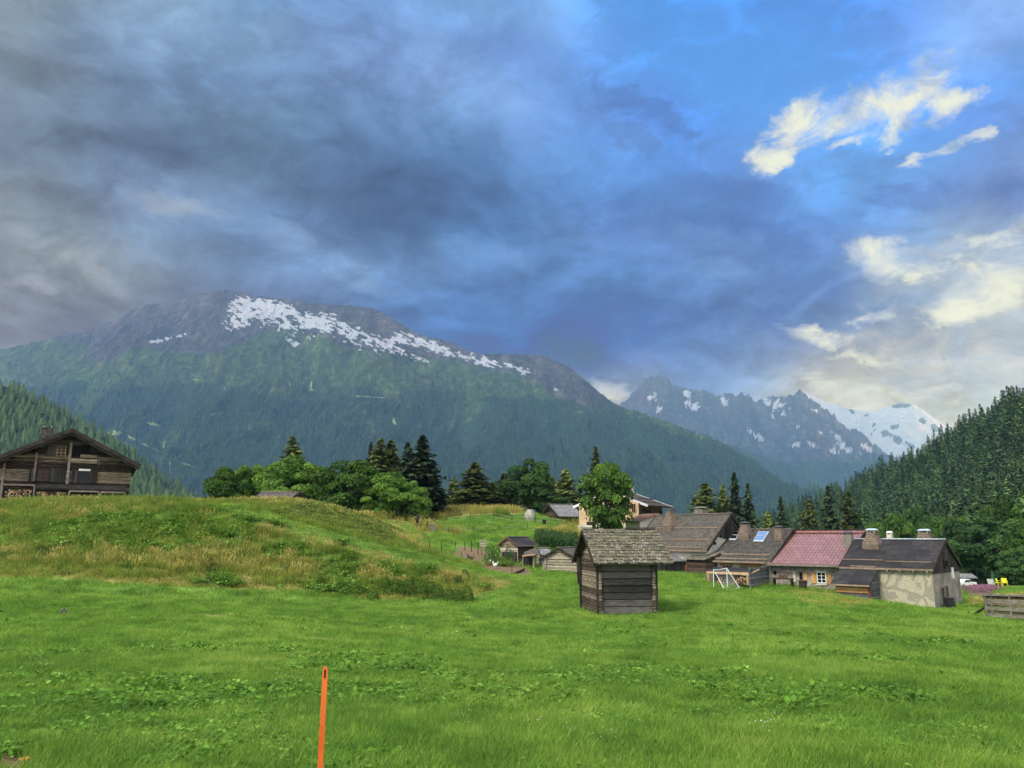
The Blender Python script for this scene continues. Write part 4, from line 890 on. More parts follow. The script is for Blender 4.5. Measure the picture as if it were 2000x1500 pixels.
def m_shingle(name, c0, c1, c2, row=.16, wid=.14, moss=None, steep=1.5, mortar=.5):
    m, g = material(name); M[name] = m
    tc = g.n('ShaderNodeTexCoord').outputs['Object']; s = g.n('ShaderNodeSeparateXYZ', ins={0: tc})
    v = g.n('ShaderNodeCombineXYZ', ins={0: s.outputs[0], 1: g.m('MULTIPLY', s.outputs[2], steep), 2: 0.0}).outputs[0]
    br = g.n('ShaderNodeTexBrick', offset=.5, ins={'Vector': v, 'Color1': (0, 0, 0, 1), 'Color2': (1, 1, 1, 1), 'Mortar': (.0, .0, .0, 1), 'Scale': 1.0, 'Mortar Size': .012, 'Brick Width': wid, 'Row Height': row, 'Bias': 0.0})
    n = g.noise(tc, 2.6, 7, .7).outputs['Fac']; nf = g.noise(tc, 24, 4, .6).outputs['Fac']
    f = g.m('ADD', g.m('MULTIPLY', n, .6), g.m('ADD', g.m('MULTIPLY', br.outputs['Color'], .22), g.m('MULTIPLY', nf, .25)))
    col = g.ramp(f, [(.33, c0), (.55, c1), (.75, c2)]).outputs[0]
    if moss: col = g.mix(g.rng(g.noise(tc, 3.5, 5, .65).outputs['Fac'], .5, .68), col, moss)
    col = g.mix(g.m('MULTIPLY', br.outputs['Fac'], mortar), col, (.01, .01, .01))
    finish(g, col, .9, g.m('ADD', g.m('MULTIPLY', nf, .5), g.m('SUBTRACT', br.outputs['Color'], g.m('MULTIPLY', br.outputs['Fac'], 1.5))), .7, .03, .2)
m_logs('old_logs', (.012, .009, .007), (.060, .046, .035), (.34, .28, .21), .27, 10, .8)
m_logs('shed_planks', (.020, .019, .018), (.065, .060, .057), (.19, .175, .16), .33, 9, .8)
m_logs('shed_logs', (.026, .019, .014), (.12, .092, .070), (.38, .31, .24), .27, 9, .8)
m_logs('pale_logs', (.10, .085, .065), (.34, .29, .22), (.60, .54, .42), .24, 8, .8)
m_logs('dark_planks', (.012, .011, .011), (.040, .037, .036), (.10, .093, .088), .2, 9, .7, True)
m_logs('brown_planks', (.016, .011, .009), (.055, .038, .028), (.13, .095, .07), .2, 9, .6)
m_logs('orange_planks', (.16, .075, .035), (.44, .23, .10), (.60, .38, .19), .18, 8, .5)
m_logs('grey_slats', (.045, .047, .050), (.13, .135, .14), (.26, .26, .26), .16, 9, .8)
m_shingle('shingles_mossy', (.055, .050, .037), (.165, .150, .112), (.38, .35, .27), moss=(.15, .16, .075))
m_shingle('shingles_grey', (.055, .050, .043), (.115, .104, .090), (.21, .19, .165), .14, .13, mortar=.35)
m_shingle('shingles_dark', (.035, .032, .029), (.078, .070, .062), (.15, .135, .12), .14, .13, mortar=.35)
m_shingle('felt_roof', (.018, .017, .019), (.032, .030, .033), (.062, .058, .060), .5, 1.4, mortar=.25)
m_shingle('slate_roof', (.13, .13, .135), (.20, .20, .21), (.30, .30, .31), .3, .4, mortar=.4)
m_shingle('fascia_boards', (.020, .017, .015), (.055, .048, .043), (.11, .10, .09), .3, 2.4, mortar=.3)
def m_redtile():
    m, g = material('red_metal_tiles'); M['red_metal_tiles'] = m
    tc = g.n('ShaderNodeTexCoord').outputs['Object']; s = g.n('ShaderNodeSeparateXYZ', ins={0: tc})
    v = g.n('ShaderNodeCombineXYZ', ins={0: s.outputs[0], 1: g.m('MULTIPLY', s.outputs[2], 1.9), 2: 0.0}).outputs[0]
    br = g.n('ShaderNodeTexBrick', offset=.5, ins={'Vector': v, 'Color1': (0, 0, 0, 1), 'Color2': (1, 1, 1, 1), 'Scale': 1.0, 'Mortar Size': .022, 'Brick Width': .52, 'Row Height': .36})
    n = g.noise(tc, 1.2, 5, .6).outputs['Fac']
    col = g.ramp(g.m('ADD', g.m('MULTIPLY', n, .8), g.m('MULTIPLY', br.outputs['Color'], .15)), [(.3, (.15, .065, .066)), (.55, (.225, .112, .116)), (.8, (.31, .175, .178))]).outputs[0]
    wave = g.m('SINE', g.m('MULTIPLY', s.outputs[0], 2*math.pi/.26))
    col = g.mix(g.rng(wave, -1, 1, .0, .45), col, (.33, .20, .21))
    rust = g.rng(g.m('ADD', g.noise(tc, 2.0, 5, .7).outputs['Fac'], g.rng(s.outputs[0], 0, 1.6, .16, 0, False)), .60, .72)
    col = g.mix(g.m('MULTIPLY', rust, .6), col, (.34, .14, .07))
    col = g.mix(g.m('MULTIPLY', br.outputs['Fac'], .75), col, (.07, .025, .03))
    finish(g, col, .5, g.m('SUBTRACT', g.m('MULTIPLY', wave, .4), br.outputs['Fac']), .6, .04, .4)
m_redtile()
def m_plaster():
    m, g = material('cracked_plaster'); M['cracked_plaster'] = m
    tc = g.n('ShaderNodeTexCoord').outputs['Object']; s = g.n('ShaderNodeSeparateXYZ', ins={0: tc})
    wv = g.noise(tc, 1.3, 4, .6).outputs['Color']
    wp = g.mix(.35, tc, wv)
    vo = g.n('ShaderNodeTexVoronoi', feature='DISTANCE_TO_EDGE', ins={'Vector': wp, 'Scale': .95}).outputs['Distance']
    n = g.noise(tc, .8, 5, .6).outputs['Fac']; nf = g.noise(tc, 9, 5, .65).outputs['Fac']
    base = g.ramp(nf, [(.3, (.32, .29, .21)), (.6, (.49, .45, .34)), (.8, (.60, .56, .44))]).outputs[0]
    grey = g.mix(nf, (.17, .16, .135), (.31, .29, .25))
    patch = g.m('MAXIMUM', g.rng(vo, .075, .02), g.rng(n, .53, .60))
    col = g.mix(g.m('MULTIPLY', patch, .68), base, grey)
    low = g.rng(g.m('ADD', s.outputs[2], g.m('MULTIPLY', nf, .8)), .75, .2); col = g.mix(g.m('MULTIPLY', low, .6), col, (.30, .27, .22))
    finish(g, col, .95, g.m('SUBTRACT', g.m('MULTIPLY', nf, .5), patch), .6, .03, .1)
m_plaster()
m_noise('grey_plaster', [(.3, (.16, .15, .13)), (.55, (.28, .265, .235)), (.75, (.42, .40, .35))], 1.3, .95, bump=.4)
m_noise('stone_wall', [(.3, (.12, .11, .095)), (.5, (.27, .25, .215)), (.7, (.46, .43, .37))], 4.0, .95, bump=.8, bdist=.05)
m_noise('dark_stone', [(.3, (.03, .028, .028)), (.5, (.075, .07, .068)), (.75, (.2, .19, .18))], 5, .95, bump=.6)
m_noise('warm_stucco', [(.3, (.42, .30, .18)), (.6, (.60, .45, .29)), (.8, (.70, .56, .38))], .9, .95, bump=.2)
m_noise('white_stucco', [(.3, (.42, .39, .34)), (.6, (.60, .57, .50))], 1.0, .95, bump=.2)
m_noise('pale_stone', [(.3, (.20, .19, .16)), (.55, (.38, .36, .31)), (.75, (.55, .52, .46))], 2.2, .95, bump=1.0, bdist=.08)
m_noise('red_wood', [(.3, (.09, .03, .02)), (.7, (.19, .07, .05))], 5, .8)
m_noise('weathered_wood', [(.3, (.12, .105, .09)), (.55, (.24, .215, .185)), (.75, (.38, .35, .31))], 3, .9, stretch=(1, 1, 3), bump=.5)
m_noise('dark_wood', [(.3, (.015, .012, .010)), (.7, (.06, .048, .04))], 5, .9, bump=.4)
m_noise('new_wood', [(.3, (.40, .24, .13)), (.7, (.62, .43, .27))], 4, .75, bump=.2)
m_noise('yellow_wood', [(.3, (.38, .20, .07)), (.7, (.56, .33, .13))], 4, .75, bump=.2)
m_noise('batten_wood', [(.3, (.20, .14, .10)), (.7, (.34, .27, .20))], 4, .85, bump=.3)
m_noise('rust_metal', [(.3, (.10, .05, .035)), (.7, (.20, .11, .08))], 5, .7)
m_noise('white_paint', [(.3, (.66, .66, .65)), (.7, (.82, .82, .80))], 3, .5, bump=.05)
m_noise('cap_metal', [(.3, (.30, .36, .42)), (.7, (.62, .70, .78))], 6, .35, bump=.1, spec=.6)
m_noise('dark_metal', [(.3, (.03, .032, .036)), (.7, (.09, .095, .10))], 6, .5)
m_noise('black_plastic', [(.3, (.012, .012, .014)), (.7, (.03, .03, .034))], 6, .5)
m_noise('yellow_plastic', [(.3, (.62, .56, .02)), (.7, (.78, .72, .04))], 4, .45, bump=.05)
m_noise('green_cloth', [(.3, (.015, .06, .03)), (.7, (.03, .11, .06))], 4, .9)
m_noise('orange_paint', [(.42, (.70, .130, .022)), (.6, (.86, .20, .045)), (.75, (.90, .36, .20))], 7, .55, stretch=(1, 1, .35), bump=.25)
m_noise('log_end', [(.3, (.30, .20, .11)), (.7, (.58, .43, .27))], 14, .9)
m_noise('log_end_red', [(.3, (.20, .09, .045)), (.7, (.36, .20, .11))], 14, .9)
m_noise('log_bark', [(.3, (.03, .022, .016)), (.7, (.12, .09, .065))], 12, .95)
m_noise('dark_gap', [(.3, (.006, .006, .006)), (.7, (.014, .013, .012))], 4, .95)
m_noise('orange_flower', [(.3, (.75, .22, .04)), (.7, (.90, .36, .10))], 6, .6)
def m_brick():
    m, g = material('chimney_stone'); M['chimney_stone'] = m
    tc = g.n('ShaderNodeTexCoord').outputs['Object']; s = g.n('ShaderNodeSeparateXYZ', ins={0: tc})
    v = g.n('ShaderNodeCombineXYZ', ins={0: g.m('ADD', s.outputs[0], s.outputs[1]), 1: s.outputs[2]}).outputs[0]
    br = g.n('ShaderNodeTexBrick', ins={'Vector': v, 'Color1': (.075, .048, .035, 1), 'Color2': (.18, .135, .10, 1), 'Mortar': (.26, .23, .19, 1), 'Scale': 1.0, 'Mortar Size': .02, 'Brick Width': .36, 'Row Height': .16})
    col = g.mix(.5, br.outputs['Color'], g.ramp(g.noise(tc, 6, 5, .6).outputs['Fac'], [(.3, (.06, .042, .032)), (.7, (.25, .19, .145))]).outputs[0])
    finish(g, col, .95, br.outputs['Fac'], .4, .02)
m_brick()
def m_glass(name, c, rough=.12):
    m, g = material(name); M[name] = m; finish(g, c, rough, spec=.7 if name == 'sky_glass' else .25)
m_glass('dark_glass', (.012, .014, .018)); m_glass('sky_glass', (.10, .20, .42), .05); m_glass('red_curtain_glass', (.06, .022, .018))

# ------------------------------------------------------------------ house frame with its front eave along local x
class House:
    def __init__(s, name, label, cat, x0, y0, z0, yaw, La, W, he, hr, of, ol, orr, group=None, th=.12, sink=.8):
        s.x0, s.y0, s.z0, s.r = x0, y0, z0, R(yaw); s.La, s.W, s.hr, s.of, s.ol, s.orr, s.th, s.sink = La, W, hr, of, ol, orr, th, sink
        s.slope = (hr-he)/(W/2+of); s.hw = he+s.slope*of-th*.8; s.he = he
        s.e = empty(name, (x0, y0, z0), -s.r, label, cat, group)
        cx, cy = math.cos(s.r)*La/2+math.sin(s.r)*W/2, -math.sin(s.r)*La/2+math.cos(s.r)*W/2
        FOOT.append((x0+cx, y0+cy, .45*max(La, W)))
        for fx in (.1, .5, .9):
            for fy in (.1, .5, .9): FOOT.append((x0+math.cos(s.r)*La*fx+math.sin(s.r)*W*fy, y0-math.sin(s.r)*La*fx+math.cos(s.r)*W*fy, .28*min(La, W)))
    def ray(s, px, py, p0, n):
        d = P(px, py, 1.0); c, q = math.cos(s.r), math.sin(s.r)
        def tl(v): return Vector((c*v[0]-q*v[1], q*v[0]+c*v[1], v[2]))
        o = tl((-s.x0, -s.y0, -s.z0)); dd = tl(d); n = Vector(n); p0 = Vector(p0)
        return o+dd*((p0-o).dot(n)/dd.dot(n))
    def front(s, px, py, y=0.0): return s.ray(px, py, (0, y, 0), (0, 1, 0))
    def side(s, px, py, x): return s.ray(px, py, (x, 0, 0), (1, 0, 0))
    def roofp(s, px, py, up=0.0): return s.ray(px, py, (0, -s.of, s.he+up), (0, -s.slope, 1))
    def walls(s, mats, name='wall'):
        m = MB(); L, W, h = s.La, s.W, s.hw; zt = s.hr-s.th*1.05
        v = [(0, 0, -s.sink), (L, 0, -s.sink), (L, W, -s.sink), (0, W, -s.sink), (0, 0, h), (L, 0, h), (L, W, h), (0, W, h), (0, W/2, zt), (L, W/2, zt)]
        m.add(v, [(0, 1, 5, 4)]); m.k = 1 if isinstance(mats, (list, tuple)) else 0
        m.add(v, [(1, 2, 6, 9, 5), (3, 0, 4, 8, 7), (2, 3, 7, 6)])
        return m.build(name, mats, s.e)
    def roof(s, mat_, rows=0, ridge='weathered_wood', fascia='dark_wood', eavew='batten_wood'):
        m = MB(); x0, x1, W, t = -s.ol, s.La+s.orr, s.W, s.th
        def slab(y0, z0, y1, z1):
            n = Vector((0, -(z1-z0), y1-y0)).normalized()*t
            if n.z < 0: n = -n
            v = [(x0, y0, z0), (x1, y0, z0), (x1, y1, z1), (x0, y1, z1)]; v2 = [(a, b-n.y, c-n.z) for a, b, c in v]
            m.add(v+v2, [(0, 1, 2, 3), (7, 6, 5, 4), (0, 4, 5, 1), (2, 6, 7, 3), (1, 5, 6, 2), (3, 7, 4, 0)])
        slab(-s.of, s.he, W/2, s.hr); slab(W+s.of, s.he, W/2, s.hr)
        o = m.build('roof', mat_, s.e)
        if ridge:
            m = MB(); m.beam((x0-.02, W/2, s.hr+.03), (x1+.02, W/2, s.hr+.03), .22, .07); m.build('ridge_board', ridge, o)
        if fascia:
            m = MB()
            for xx in (x0-.012, x1+.012):
                m.beam((xx, -s.of, s.he-t*.62), (xx, W/2, s.hr-t*.62), .05, t*1.7); m.beam((xx, W+s.of, s.he-t*.62), (xx, W/2, s.hr-t*.62), .05, t*1.7)
            m.build('bargeboard', fascia, o)
        if eavew:
            m = MB(); m.beam((x0, -s.of-.03, s.he-t*.7), (x1, -s.of-.03, s.he-t*.7), .05, t*1.1); m.build('eave_board', eavew, o)
        s.rf = o; return o
    def battens(s, lst, mat_='batten_wood', w=.09, h=.10):
        m = MB()
        for (xa, ya, xb, yb) in lst:
            a, b = s.roofp(xa, ya, .05), s.roofp(xb, yb, .05); zm = (a.z+b.z)/2; ym = (a.y+b.y)/2
            m.beam((a.x, ym, zm), (b.x, ym, zm), w, h)
        m.build('roof_batten', mat_, s.rf)
    def window(s, px, py, wpx, hpx, plane=('front', 0), glass='dark_glass', fr='weathered_wood', bars=(1, 2), parent=None, sill=True, depth=.03):
        if plane[0] == 'front': a = s.front(px-wpx/2, py, plane[1]); b = s.front(px+wpx/2, py, plane[1]); zz = (s.front(px, py+hpx/2, plane[1]).z, s.front(px, py-hpx/2, plane[1]).z); ax = Vector((1, 0, 0)); nn = Vector((0, -1, 0)); u0, u1 = sorted((a.x, b.x)); org = Vector((0, plane[1], 0))
        else: a = s.side(px-wpx/2, py, plane[1]); b = s.side(px+wpx/2, py, plane[1]); zz = (s.side(px, py+hpx/2, plane[1]).z, s.side(px, py-hpx/2, plane[1]).z); ax = Vector((0, 1, 0)); nn = Vector((plane[2], 0, 0)); u0, u1 = sorted((a.y, b.y)); org = Vector((plane[1], 0, 0))
        z0, z1 = sorted(zz); f = MB(); w = .04
        def bar(ua, ub, za, zb, d0, d1, mb):
            p, q = org+ax*ua+nn*d0, org+ax*ub+nn*d1
            mb.box((min(p.x, q.x), min(p.y, q.y), za), (max(p.x, q.x), max(p.y, q.y), zb))
        bar(u0-w, u0+w*.4, z0-w, z1+w, -.02, depth+.04, f); bar(u1-w*.4, u1+w, z0-w, z1+w, -.02, depth+.04, f)
        bar(u0+w*.4, u1-w*.4, z1-w*.4, z1+w, -.02, depth+.037, f); bar(u0+w*.4, u1-w*.4, z0-w, z0+w*.4, -.02, depth+.037, f)
        for i in range(bars[0]): u = u0+(u1-u0)*(i+1)/(bars[0]+1); bar(u-.02, u+.02, z0+w*.4, z1-w*.4, 0, depth+.02, f)
        for i in range(bars[1]): z = z0+(z1-z0)*(i+1)/(bars[1]+1); bar(u0+w*.4, u1-w*.4, z-.014, z+.014, 0, depth+.016, f)
        fo = f.build('window', fr, parent or s.e)
        p_ = MB(); bar(u0+w*.4, u1-w*.4, z0+w*.4, z1-w*.4, -.03, depth*.35, p_); p_.build('pane', glass, fo)
        return fo, (u0, u1, z0, z1)
    def board(s, px0, py0, px1, py1, plane, mat_, name, depth=.05, off=.0, parent=None):
        fn = s.front if plane[0] == 'front' else s.side; pm, qm = (px0+px1)/2, (py0+py1)/2
        a = fn(px0, qm, plane[1]); b = fn(px1, qm, plane[1]); a.z = fn(pm, py0, plane[1]).z; b.z = fn(pm, py1, plane[1]).z
        if plane[0] == 'front': lo = (min(a.x, b.x), plane[1]-off-depth, min(a.z, b.z)); hi = (max(a.x, b.x), plane[1]-off, max(a.z, b.z))
        else:
            xs = sorted((plane[1]+plane[2]*off, plane[1]+plane[2]*(off+depth)))
            lo = (xs[0], min(a.y, b.y), min(a.z, b.z)); hi = (xs[1], max(a.y, b.y), max(a.z, b.z))
        m = MB(); m.box(lo, hi); return m.build(name, mat_, parent or s.e)
    def chimney(s, px, pytop, pybot, wtop, wbot, mat_='chimney_stone', cap='cap_metal', y=None, capw=1.15, label=None):
        """tapered stack standing on the front roof slope, foot seen at pybot"""
        if y is None: f = s.roofp(px, pybot); yy = f.y
        else: yy = y; f = s.front(px, pybot, yy)
        t = s.front(px, pytop, yy); k = s.y0/F*1.0; zt = t.z; zb = f.z-.6; a, b = wtop*k/2, wbot*k/2
        m = MB(); x = (f.x+t.x)/2
        def ring(h, z): return [(x-h, yy-h, z), (x+h, yy-h, z), (x+h, yy+h, z), (x-h, yy+h, z)]
        zc = f.z+(zt-f.z)*.72
        rings = [ring(b, zb), ring(b, f.z+.05), ring(a, zc), ring(a, zt-.10)]
        for i in range(3): m.add(rings[i]+rings[i+1], [(0, 1, 5, 4), (1, 2, 6, 5), (2, 3, 7, 6), (3, 0, 4, 7)])
        m.add(rings[3], [(0, 1, 2, 3)])
        m.k = 1; h = a*capw
        for sx in (-1, 1):
            for sy in (-1, 1): m.box((x+sx*a*.8-.03, yy+sy*a*.8-.03, zt-.10), (x+sx*a*.8+.03, yy+sy*a*.8+.03, zt+.02))
        m.add([(x-h, yy-h, zt+.02), (x+h, yy-h, zt+.02), (x+h, yy+h, zt+.02), (x-h, yy+h, zt+.02), (x-h*.8, yy, zt+.14), (x+h*.8, yy, zt+.14)], [(0, 1, 5, 4), (2, 3, 4, 5), (1, 2, 5), (3, 0, 4), (3, 2, 1, 0)])
        o = m.build('chimney', [mat_, cap], s.rf)
        if label: o['label'] = label
        return o
def log_pile(mb, o, ax, W, H, r0, r1, depth=.4, seed=0):
    """front of a firewood stack: o lower corner, ax unit direction, W x H metres, logs pointing along the normal"""
    g = random.Random(seed); nx = Vector((-ax.y, ax.x, 0)); r = (r0+r1)/2; rows = int(H/(r*1.75)); cols = int(W/(r*2))
    mb.k = 3; p = Vector(o)+nx*.10; q = p+ax*W+nx*(depth-.05)
    vs = [p, p+ax*W, q, p+nx*(depth-.05)]; mb.add([v for v in vs]+[v+Vector((0, 0, H*.97)) for v in vs], [(0, 1, 5, 4), (1, 2, 6, 5), (2, 3, 7, 6), (3, 0, 4, 7), (4, 5, 6, 7)])
    for i in range(rows):
        for j in range(cols):
            rr = g.uniform(r0, r1); c = Vector(o)+ax*((j+.5+(.5 if i % 2 else 0))*r*2+g.uniform(-.2, .2)*r)+Vector((0, 0, r+(i)*r*1.75))
            if (c-Vector(o)).dot(ax) > W-r*.5: continue
            n = g.choice((3, 4, 5, 6)); a0 = g.random()*6.28; off = g.uniform(-.05, .03)
            ring = [c+ax*math.cos(a0+6.283*k/n)*rr+Vector((0, 0, math.sin(a0+6.283*k/n)*rr)) for k in range(n)]
            mb.k = g.choice((0, 0, 1, 2)) if g.random() < .9 else 3
            mb.add([v+nx*off for v in ring], [tuple(range(n))])
            mb.k = 2; mb.add([v+nx*off for v in ring]+[v+nx*.3 for v in ring], [(k, (k+1) % n, n+(k+1) % n, n+k) for k in range(n)])
PILE = ['log_end', 'log_end_red', 'log_bark', 'dark_gap']
ROW = 'stone farmhouses in a row'
# ---------------------------------------------------------------- A: the small wooden granary in the meadow
random.seed(21)
A = House('granary', 'small weathered timber granary with shaggy grey shingle roof standing alone in the meadow', 'granary', 4.22, 38.0, -3.84, -8.86, 2.68, 3.33, 2.51, 4.1, .63, .41, .81, th=.10, sink=.1)
m = MB(); L, W, h = A.La, A.W, A.hw
z = -.25; k = 0                                             # front and back: wide planks, each its own length of timber
while z < h-.05:
    hh = min(random.uniform(.28, .40), h-z); d = random.uniform(-.012, .012)
    m.box((.10, .02+d, z), (L-.10, .12+d, z+hh-.012)); m.box((.10, W-.12, z), (L-.10, W-.02, z+hh-.012)); z += hh
m.box((.12, .06, -.2), (L-.12, .10, h)); m.build('plank_wall', 'shed_planks', A.e)
m = MB(); z = -.25                                          # gable sides: squared logs with their ends crossing at the corners
while z < A.hr-.35:
    hh = random.uniform(.25, .30); half = W/2 if z < h else max(.12, (A.hr-z-.32)/A.slope); e = .10 if z < h else 0
    if z < .1: e = .26
    for x in (0, L):
        d = random.uniform(-.02, .02); m.box((x-.08+d, W/2-half-e, z), (x+.08+d, W/2+half+e, z+hh-.018), jit=.006)
    z += hh
m.build('log_wall', 'shed_logs', A.e, bevel=.02)
for x in (-.13, L+.13):
    for y in (-.03, W+.03): m = MB(); m.box((x-.05, y-.05, -.35), (x+.05, y+.05, h-.1), jit=.015); m.build('post', 'dark_wood', A.e)
for x in (-.30, -.05): m = MB(); m.beam((x, -.45, A.he-.02), (x, W/2, A.hr-.16), .08, .10); m.beam((x, W+.45, A.he-.02), (x, W/2, A.hr-.16), .08, .10); m.build('rafter', 'dark_wood', A.e)
m = MB(); m.beam((-.38, W+.1, 1.9), (-.02, W+.1, 1.9), .3, .05); m.box((-.30, W-.12, 1.35), (-.14, W+.06, h)); m.build('bracket', 'dark_wood', A.e)
rf = A.roof('shingles_mossy', ridge=None, fascia='dark_wood', eavew=None)
m = MB()                                                    # shingles laid in courses
n = Vector((0, -A.slope, 1)).normalized()
for side in (0, 1):
    rows = 11; x0, x1 = -A.ol-.02, L+A.orr+.02
    for i in range(rows):
        t0 = i/rows; t1 = (i+1.55)/rows; x = x0-random.random()*.1
        while x < x1:
            w = random.uniform(.11, .20); xb = min(x+w-.008, x1+.02); xa = max(x, x0)
            if xb-xa > .03:
                dt = random.uniform(-.015, .02); lift = .030+random.uniform(0, .022)
                ya, yb = -A.of-.04+(W/2+A.of)*(t0-dt), -A.of-.04+(W/2+A.of)*min(t1, 1.03); za, zb = A.he+(ya+A.of)*A.slope, A.he+(yb+A.of)*A.slope
                q = []
                for (yy, zz, e) in ((ya, za, lift+.02), (yb, zb, .012)):
                    for xx in (xa, xb): q.append((xx, yy+n.y*e, zz+n.z*e))
                q2 = [(a, b+n.y*.018, c+n.z*.018) for a, b, c in q]; v = q+q2
                if side: v = [(a, W-b, c) for a, b, c in v]
                m.add(v, [(0, 2, 3, 1), (4, 5, 7, 6), (0, 1, 5, 4), (2, 6, 7, 3), (0, 4, 6, 2), (1, 3, 7, 5)])
            x += w
m.build('shingles', 'shingles_mossy', rf)
m = MB(); m.beam((-A.ol-.02, W/2, A.hr+.09), (.15, W/2, A.hr+.09), .26, .05); m.beam((1.75, W/2, A.hr+.09), (L+.72, W/2, A.hr+.09), .26, .05); m.build('ridge_board', 'dark_wood', rf)
m = MB()
for (x, y) in ((0, 0), (L, 0), (0, W), (L, W)): m.box((x-.2, y-.18, -.5), (x+.2, y+.18, -.22), jit=.05)
m.box((L-.25, -.35, -.42), (L+.45, -.05, -.30), jit=.04)
m.build('foundation_stone', 'pale_stone', A.e, bevel=.03)

# ---------------------------------------------------------------- D: plastered house at the right end of the row
D = House('farmhouse', 'plastered farmhouse with dark felt roof and cracked yellowish wall, right end of the row', 'house', 23.46, 55.08, -4.7, 44.08, 5.35, 6.17, 2.55, 4.41, .23, .53, .16, ROW, sink=1.2)
D.walls(['cracked_plaster', 'grey_plaster']); D.roof('felt_roof', ridge='cap_metal', fascia='dark_wood')
D.battens([(1647, 1091, 1724, 1095), (1730, 1095, 1819, 1099)], 'batten_wood', .07, .07)
D.chimney(1704, 1036, 1064, 17, 31, label='wide tapered stone chimney with pale metal cap'); D.chimney(1806, 1037, 1056, 18, 24, y=4.2); D.chimney(1738, 1041, 1056, 9, 10, 'white_stucco', 'white_paint', y=5.4)
m = MB(); zb = D.side(1850, 1118, D.La).z
g0 = D.hr-.13
m.add([(D.La+.05, .02, D.hw-.02), (D.La+.05, D.W-.02, D.hw-.02), (D.La+.05, D.W/2, g0-.05), (D.La+.05, .02, zb), (D.La+.05, D.W-.02, zb)], [(3, 4, 1, 2, 0)]); m.build('gable_boarding', 'dark_planks', D.e)
for (px, py, w, h) in ((1841, 1164, 5, 32), (1849, 1160, 4, 30)): D.window(px, py, w, h, ('side', D.La, 1), bars=(0, 0))
D.board(1857, 1108, 1861, 1130, ('side', D.La, 1), 'white_paint', 'downpipe', .08)
D.window(1846, 1101, 6, 12, ('side', D.La+.05, 1), glass='dark_gap', fr='dark_wood', bars=(0, 0))
m = MB()
for i in range(7): x = .2+i*.82; m.box((x-.05, -D.of-.05, D.he-.26), (x+.05, .05, D.he-.14))
m.build('rafter_ends', 'weathered_wood', D.e)
# lean-to against its front
yl = -1.9; a = D.front(1633, 1160, yl); b = D.front(1700, 1168, yl); xa, xb = a.x, b.x; zt = D.front(1665, 1139, yl).z; zh = zt+.95
m = MB(); m.box((xa, yl, -1.4), (xb, -.02, zt-.04)); m.add([(xa, yl, zt-.04), (xa, -.02, zt-.04), (xa, -.02, zh), (xb, yl, zt-.04), (xb, -.02, zt-.04), (xb, -.02, zh)], [(0, 1, 2), (3, 5, 4)])
m.build('lean_to_wall', 'grey_slats', D.e)
m = MB(); m.box((xa+.02, yl-.04, zt-.62), (xb-.02, yl-.004, zt-.06)); m.build('boarding', 'orange_planks', D.e)
m = MB(); m.box((xb-.10, yl-.06, -.6), (xb+.05, yl+.08, zt-.06)); m.build('corner_post', 'red_wood', D.e)
m = MB(); v = [(xa-.25, yl-.30, zt-.10), (xb+.12, yl-.30, zt-.10), (xb+.12, -.005, zh+.06), (xa-.25, -.005, zh+.06)]; m.add(v+[(p, q, z-.09) for p, q, z in v], [(0, 1, 2, 3), (7, 6, 5, 4), (0, 4, 5, 1), (1, 5, 6, 2), (2, 6, 7, 3), (3, 7, 4, 0)])
lr = m.build('lean_to_roof', 'felt_roof', D.e); m = MB(); m.beam((xa-.25, yl-.33, zt-.13), (xb+.12, yl-.33, zt-.13), .04, .10); m.beam((xa+.4, -.1, zh+.12), (xb-.1, -.1, zh+.10), .2, .06); m.build('eave_board', 'batten_wood', lr)

# ---------------------------------------------------------------- E: red roof
E = House('farmhouse', 'farmhouse with dusty red metal tile roof and orange shutters in the middle of the row', 'house', 19.65, 60.03, -3.57, 41.06, 5.05, 8.23, 1.473, 3.707, .587, .02, .67, ROW)
E.walls(['stone_wall', 'grey_plaster']); E.roof('red_metal_tiles', ridge='red_wood', fascia='dark_wood', eavew='weathered_wood')
E.window(1565, 1125, 7, 15, fr='weathered_wood', bars=(0, 0)); E.window(1605, 1128, 16, 20, fr='white_paint', bars=(1, 2))
for (x0, x1, y0, y1) in ((1569, 1577, 1117, 1136), (1585, 1594, 1117, 1139), (1615, 1624, 1119, 1141)): E.board(x0, y0, x1, y1, ('front', 0), 'yellow_wood', 'shutter', .05, .01)
E.board(1592, 1114, 1617, 1118, ('front', 0), 'white_stucco', 'lintel', .06, .0); E.board(1595, 1140, 1616, 1143, ('front', 0), 'white_stucco', 'sill', .10, .0)
E.board(1511, 1115, 1516, 1122, ('front', 0), 'dark_gap', 'vent_opening', .03, .0); E.board(1549, 1114, 1554, 1136, ('front', 0), 'white_stucco', 'door', .04, .0)
E.chimney(1657, 1042, 1066, 15, 15, 'grey_plaster', 'dark_metal', label='square pale chimney with flat dark cap')
E2 = House('farmhouse', 'low house behind the red tile roof, only its darker red ridge showing', 'house', 26.2, 67.5, -3.4, 41.06, 3.0, 5.5, 2.0, 3.83, .4, 4.2, .3, ROW)
E2.walls(['grey_plaster', 'grey_plaster']); E2.roof('red_metal_tiles', ridge='dark_wood', eavew=None)
